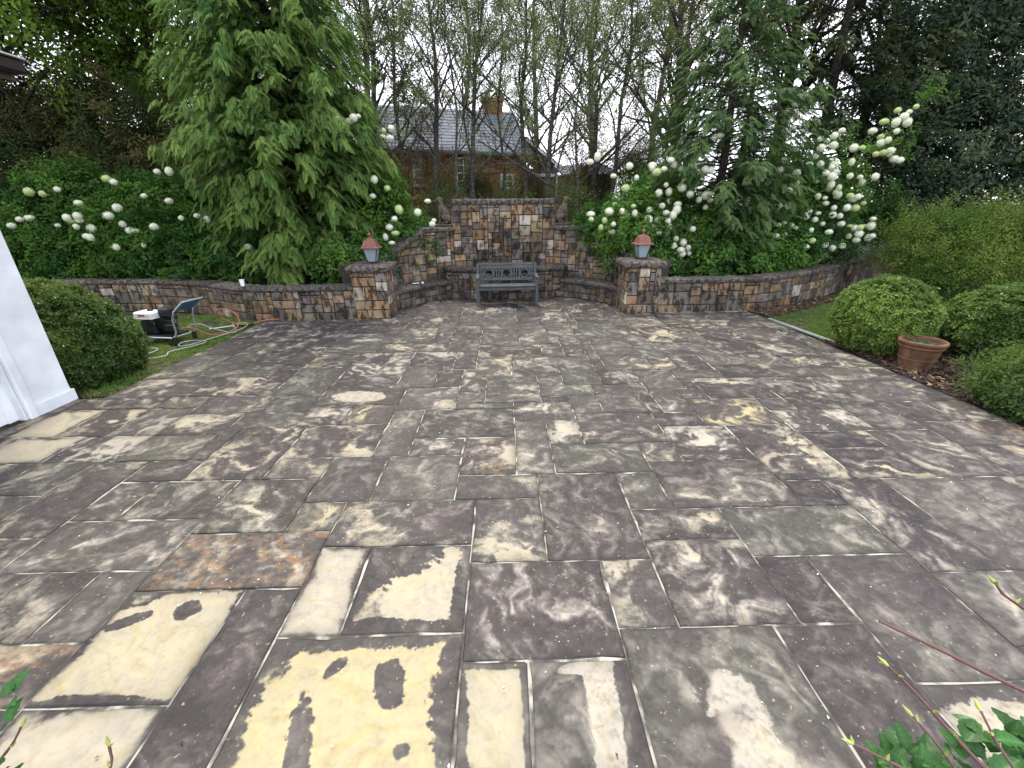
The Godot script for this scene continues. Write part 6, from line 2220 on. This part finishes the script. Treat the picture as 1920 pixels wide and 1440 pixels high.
func big_trees() -> void:
	var far := sprig_set("far", "leafy", 3, 13, 0.5, 0.13, 0.062, 0.9, 0.1)
	var mid := sprig_set("mid", "leafy", 3, 12, 0.36, 0.09, 0.045, 0.9, 0.1)
	var lg := Color(0.08, 0.16, 0.028)
	var lh := Color(0.22, 0.33, 0.055)
	var big := "tall trees at the back of the garden"
	# left group of trunks with a fresh green canopy
	bare_tree("thick leaning trunked tree at the upper left under green canopy", [V(-9.5, 0.8, 15.0), V(-10.0, 3.6, 15), V(-10.53, 5.8, 15), V(-10.75, 7.3, 15.2), V(-11.2, 11.0, 15.5)], 0.24, 19, 4.0, lg, lh, far, "bark", 1.2, "tall_tree", big, 0.25, 3.2, 1.15)
	bare_tree("dark tree leaning right beside the thick leaning trunk, upper left", [V(-11.3, 0.8, 15.5), V(-10.9, 3.6, 15.5), V(-10.55, 6.0, 15.5), V(-10.1, 7.4, 15.6), V(-9.4, 11.0, 16)], 0.17, 17, 4.0, lg, lh, far, "bark", 1.2, "tall_tree", big, 0.25, 3.0, 1.15)
	bare_tree("grey trunked tree left of the weeping cedar's top", [V(-10.6, 0.8, 16.5), V(-10.5, 4.0, 16.5), V(-10.6, 6.4, 16.5), V(-10.2, 8.0, 16.6), V(-10.0, 12.0, 17)], 0.18, 18, 4.0, lg, lh, far, "grey_bark", 1.2, "tall_tree", big, 0.25, 3.2, 1.15)
	bare_tree("leafy green tree hanging over the upper left corner", [V(-12.6, 0.5, 12.9), V(-12.5, 3.5, 12.8), V(-12.2, 6.0, 12.6), V(-11.9, 9.0, 12.4)], 0.20, 34, 6.0, lg, lh, mid, "bark", 1.4, "tall_tree", big, 0.36, 3.6, 1.5)
	# behind the cedar and the house
	bare_tree("olive leafed tree between the weeping cedar and the brick house's roof", [V(-4.6, 1.4, 18.0), V(-4.7, 4.0, 18.0), V(-4.4, 7.0, 18.2), V(-4.5, 10.5, 18.5)], 0.15, 22, 4.5, Color(0.05, 0.055, 0.024), Color(0.11, 0.11, 0.045), far, "bark", 1.0, "tall_tree", big, 0.25, 2.7, 0.7)
	bare_tree("tall nearly bare tree high above the brick house's left end", [V(-6.5, 1.6, 24.0), V(-6.4, 6.0, 24.0), V(-6.0, 10.0, 24.3), V(-6.2, 15.0, 24.6)], 0.2, 18, 0.7, lg, lh, far, "grey_bark", 1.0, "tall_tree", big, 0.3, 3.8, 0.8)
	for q in [[-2.5, 34.0, "hazy bare tree behind the brick house's roof ridge"], [2.5, 33.0, "hazy bare tree behind the chimney"], [6.0, 31.0, "hazy bare tree right of the chimney over the shed"], [9.5, 30.0, "hazy bare tree in the sky gap over the right snowball shrub"], [-10.0, 32.0, "hazy bare tree far behind the left trunks"]]:
		bare_tree(q[2], [V(q[0], 1.6, q[1]), V(q[0] + rnd(-0.4, 0.4), 6.0, q[1]), V(q[0] + rnd(-0.8, 0.8), 11.0, q[1]), V(q[0] + rnd(-1, 1), 17.0, q[1])], 0.24, 18, 2.6, Color(0.14, 0.17, 0.08), Color(0.26, 0.28, 0.14), far, "grey_bark", 1.0, "tall_tree", big, 0.2, 4.4, 1.1)
	# right of the middle
	bare_tree("tall dark straight tree behind the slender cedar's left side", [V(5.5, 1.2, 15.0), V(5.46, 2.9, 15.0), V(5.35, 4.6, 15.0), V(5.1, 7.3, 15.0), V(5.0, 11.5, 15.2)], 0.17, 26, 2.0, Color(0.05, 0.07, 0.028), Color(0.11, 0.12, 0.045), mid, "bark", 0.9, "tall_tree", big, 0.25, 2.6, 0.8)
	bare_tree("tall thick dark tree between slender cedar and magnolia", [V(9.0, 1.0, 16.0), V(9.2, 4.0, 16.0), V(9.15, 5.6, 16.0), V(9.0, 8.0, 16.0), V(9.2, 12.5, 16.3)], 0.26, 24, 2.4, Color(0.06, 0.08, 0.022), Color(0.17, 0.19, 0.035), far, "bark", 1.0, "tall_tree", big, 0.3, 3.2, 0.75)
	bare_tree("dark leafy tree in front of the magnolia's left edge", [V(11.2, 0.9, 15.2), V(11.3, 4.0, 15.2), V(11.5, 7.5, 15.3), V(11.7, 12.0, 15.5)], 0.2, 26, 4.0, Color(0.04, 0.055, 0.018), Color(0.09, 0.10, 0.03), far, "bark", 1.0, "tall_tree", big, 0.15, 2.9, 0.75)
	bare_tree("yellow green young tree high above the right snowball shrub", [V(10.0, 1.2, 20.0), V(10.1, 5.0, 20.0), V(10.0, 8.5, 20.0), V(10.2, 12.5, 20.0)], 0.14, 16, 2.6, Color(0.13, 0.16, 0.02), Color(0.26, 0.27, 0.03), far, "grey_bark", 1.0, "tall_tree", big, 0.5, 2.6, 0.8)
	bare_tree("dark tree with many branches right behind the grey shed", [V(7.2, 1.2, 20.0), V(7.3, 4.0, 20.0), V(7.2, 8.0, 20.0), V(7.4, 12.5, 20.0)], 0.16, 26, 2.4, Color(0.045, 0.06, 0.025), Color(0.10, 0.11, 0.04), far, "bark", 1.0, "tall_tree", big, 0.15, 3.0, 0.75)


# ---------------------------------------------------------------- twigs in the near corners

func foreground() -> void:
	var lf := []
	for k in 4:
		var s := MB.new()
		var c: Color = Color(0.042, 0.115, 0.03) * [1.0, 1.3, 0.8, 1.1][k]
		s.broad_leaf(0.066, 0.044, c, [0.25, 0.4, 0.15, 0.3][k], k * 1.7)
		lf.append(s.mesh(M.glossy_leaf))
	var right := thing("flowering_shrub", "red-twigged shrub with fresh green leaves in the near right corner", "shrub", V(1.75, 0.0, 0.62))
	twigs(right, lf, [
		[V(1.62, 0.62, 0.76), V(1.43, 0.70, 0.81), V(1.30, 0.75, 0.86), V(1.15, 0.80, 0.92), 0.0065],
		[V(1.76, 0.72, 0.92), V(1.67, 0.78, 0.97), V(1.61, 0.82, 0.99), V(1.60, 0.84, 1.01), 0.006],
		[V(1.41, 0.45, 0.63), V(1.33, 0.52, 0.75), V(1.27, 0.58, 0.84), V(1.22, 0.62, 0.90), 0.006],
		[V(1.28, 0.38, 0.66), V(1.21, 0.42, 0.70), V(1.13, 0.45, 0.73), V(1.04, 0.48, 0.76), 0.0055],
		[V(1.35, 0.40, 0.68), V(1.31, 0.46, 0.76), V(1.29, 0.48, 0.79), V(1.27, 0.50, 0.82), 0.0045],
		[V(1.44, 0.50, 0.68), V(1.43, 0.53, 0.73), V(1.43, 0.55, 0.76), V(1.43, 0.57, 0.79), 0.0045],
		[V(1.75, -0.04, 0.60), V(1.72, 0.25, 0.65), V(1.68, 0.45, 0.70), V(1.62, 0.62, 0.76), 0.009],
		[V(1.62, -0.04, 0.55), V(1.50, 0.2, 0.57), V(1.42, 0.36, 0.62), V(1.30, 0.39, 0.66), 0.008],
		[V(1.80, -0.04, 0.62), V(1.82, 0.3, 0.72), V(1.80, 0.55, 0.82), V(1.76, 0.72, 0.92), 0.008],
	])
	for k in 110:
		var p := V(rnd(1.22, 1.80), 0.0, rnd(0.62, 0.84))
		p.y = 0.22 + rnd(0.0, 0.20) * clampf((p.x - 1.1) / 0.4, 0.15, 1.0)
		leaf_on(right, lf, p, Vector3(rnd(-1, 1), rnd(0.1, 0.9), rnd(-1, 0.6)).normalized(), rnd(0.75, 1.35))
	var left := thing("flowering_shrub", "budding shrub shoots with a few leaves in the near left corner", "shrub", V(-1.75, 0.0, 0.6))
	twigs(left, lf, [
		[V(-1.71, 0.30, 0.77), V(-1.66, 0.36, 0.85), V(-1.63, 0.40, 0.88), V(-1.61, 0.44, 0.90), 0.0055],
		[V(-1.34, 0.25, 0.78), V(-1.33, 0.30, 0.85), V(-1.335, 0.33, 0.87), V(-1.34, 0.36, 0.88), 0.0055],
		[V(-1.75, -0.04, 0.6), V(-1.74, 0.1, 0.64), V(-1.73, 0.2, 0.7), V(-1.71, 0.30, 0.77), 0.007],
		[V(-1.45, -0.04, 0.62), V(-1.40, 0.08, 0.66), V(-1.37, 0.16, 0.71), V(-1.34, 0.25, 0.78), 0.0065],
	])
	for q in [[-1.70, 0.49, 0.96], [-1.68, 0.50, 0.97], [-1.69, 0.47, 0.95], [-1.66, 0.44, 0.91], [-1.68, 0.43, 0.90], [-1.63, 0.34, 0.83], [-1.66, 0.34, 0.82], [-1.60, 0.33, 0.83]]:
		leaf_on(left, lf, V(q[0], q[1], q[2]), Vector3(rnd(-0.8, 0.8), rnd(0.2, 0.9), rnd(-0.6, 0.6)).normalized(), rnd(0.8, 1.2))


func leaf_on(o: Node3D, lf: Array, p: Vector3, d: Vector3, s: float) -> void:
	var m := put("leaf", lf[rng.randi() % 4], o)
	var x := d.cross(Vector3.UP).normalized()
	var z := x.cross(d)
	if z.y < 0:
		x = -x
		z = -z
	m.transform = Transform3D(Basis(x, d, z).scaled_local(Vector3(s, s, s)), p - o.position)


func twigs(o: Node3D, lf: Array, list: Array) -> void:
	for q in list:
		var s := MB.new()
		var c := Curve3D.new()
		for k in 4:
			var t: Vector3 = (q[mini(k + 1, 3)] - q[maxi(k - 1, 0)]) * 0.18
			c.add_point(q[k] - o.position, -t, t)
		c.bake_interval = 0.03
		var pts := []
		var rr := []
		var bp := c.get_baked_points()
		for i in bp.size():
			pts.append(bp[i])
			rr.append(q[4] * lerpf(1.0, 0.55, float(i) / bp.size()) * (1.25 if i % 4 == 3 else 1.0))
		s.tube(pts, rr, 7, Color(0.10, 0.048, 0.045))
		var stem := put("twig", s.mesh(M.twig), o)
		if q[4] > 0.006:
			continue
		# pale swelling buds
		for i in range(4, bp.size(), 4):
			var b := MB.new()
			var d := Vector3(rnd(-0.8, 0.8), rnd(0.3, 1.0), rnd(-0.8, 0.8)).normalized()
			b.tube([bp[i], bp[i] + d * 0.008, bp[i] + d * 0.022], [0.003, 0.006, 0.001], 6, Color(0.22, 0.26, 0.07))
			put("bud", b.mesh(M.twig), stem)
		var e := MB.new()
		var dt := (bp[bp.size() - 1] - bp[bp.size() - 3]).normalized()
		var tip := bp[bp.size() - 1]
		e.tube([tip, tip + dt * 0.012, tip + dt * 0.034], [0.004, 0.0068, 0.001], 7, Color(0.30, 0.33, 0.09))
		put("bud", e.mesh(M.twig), stem)
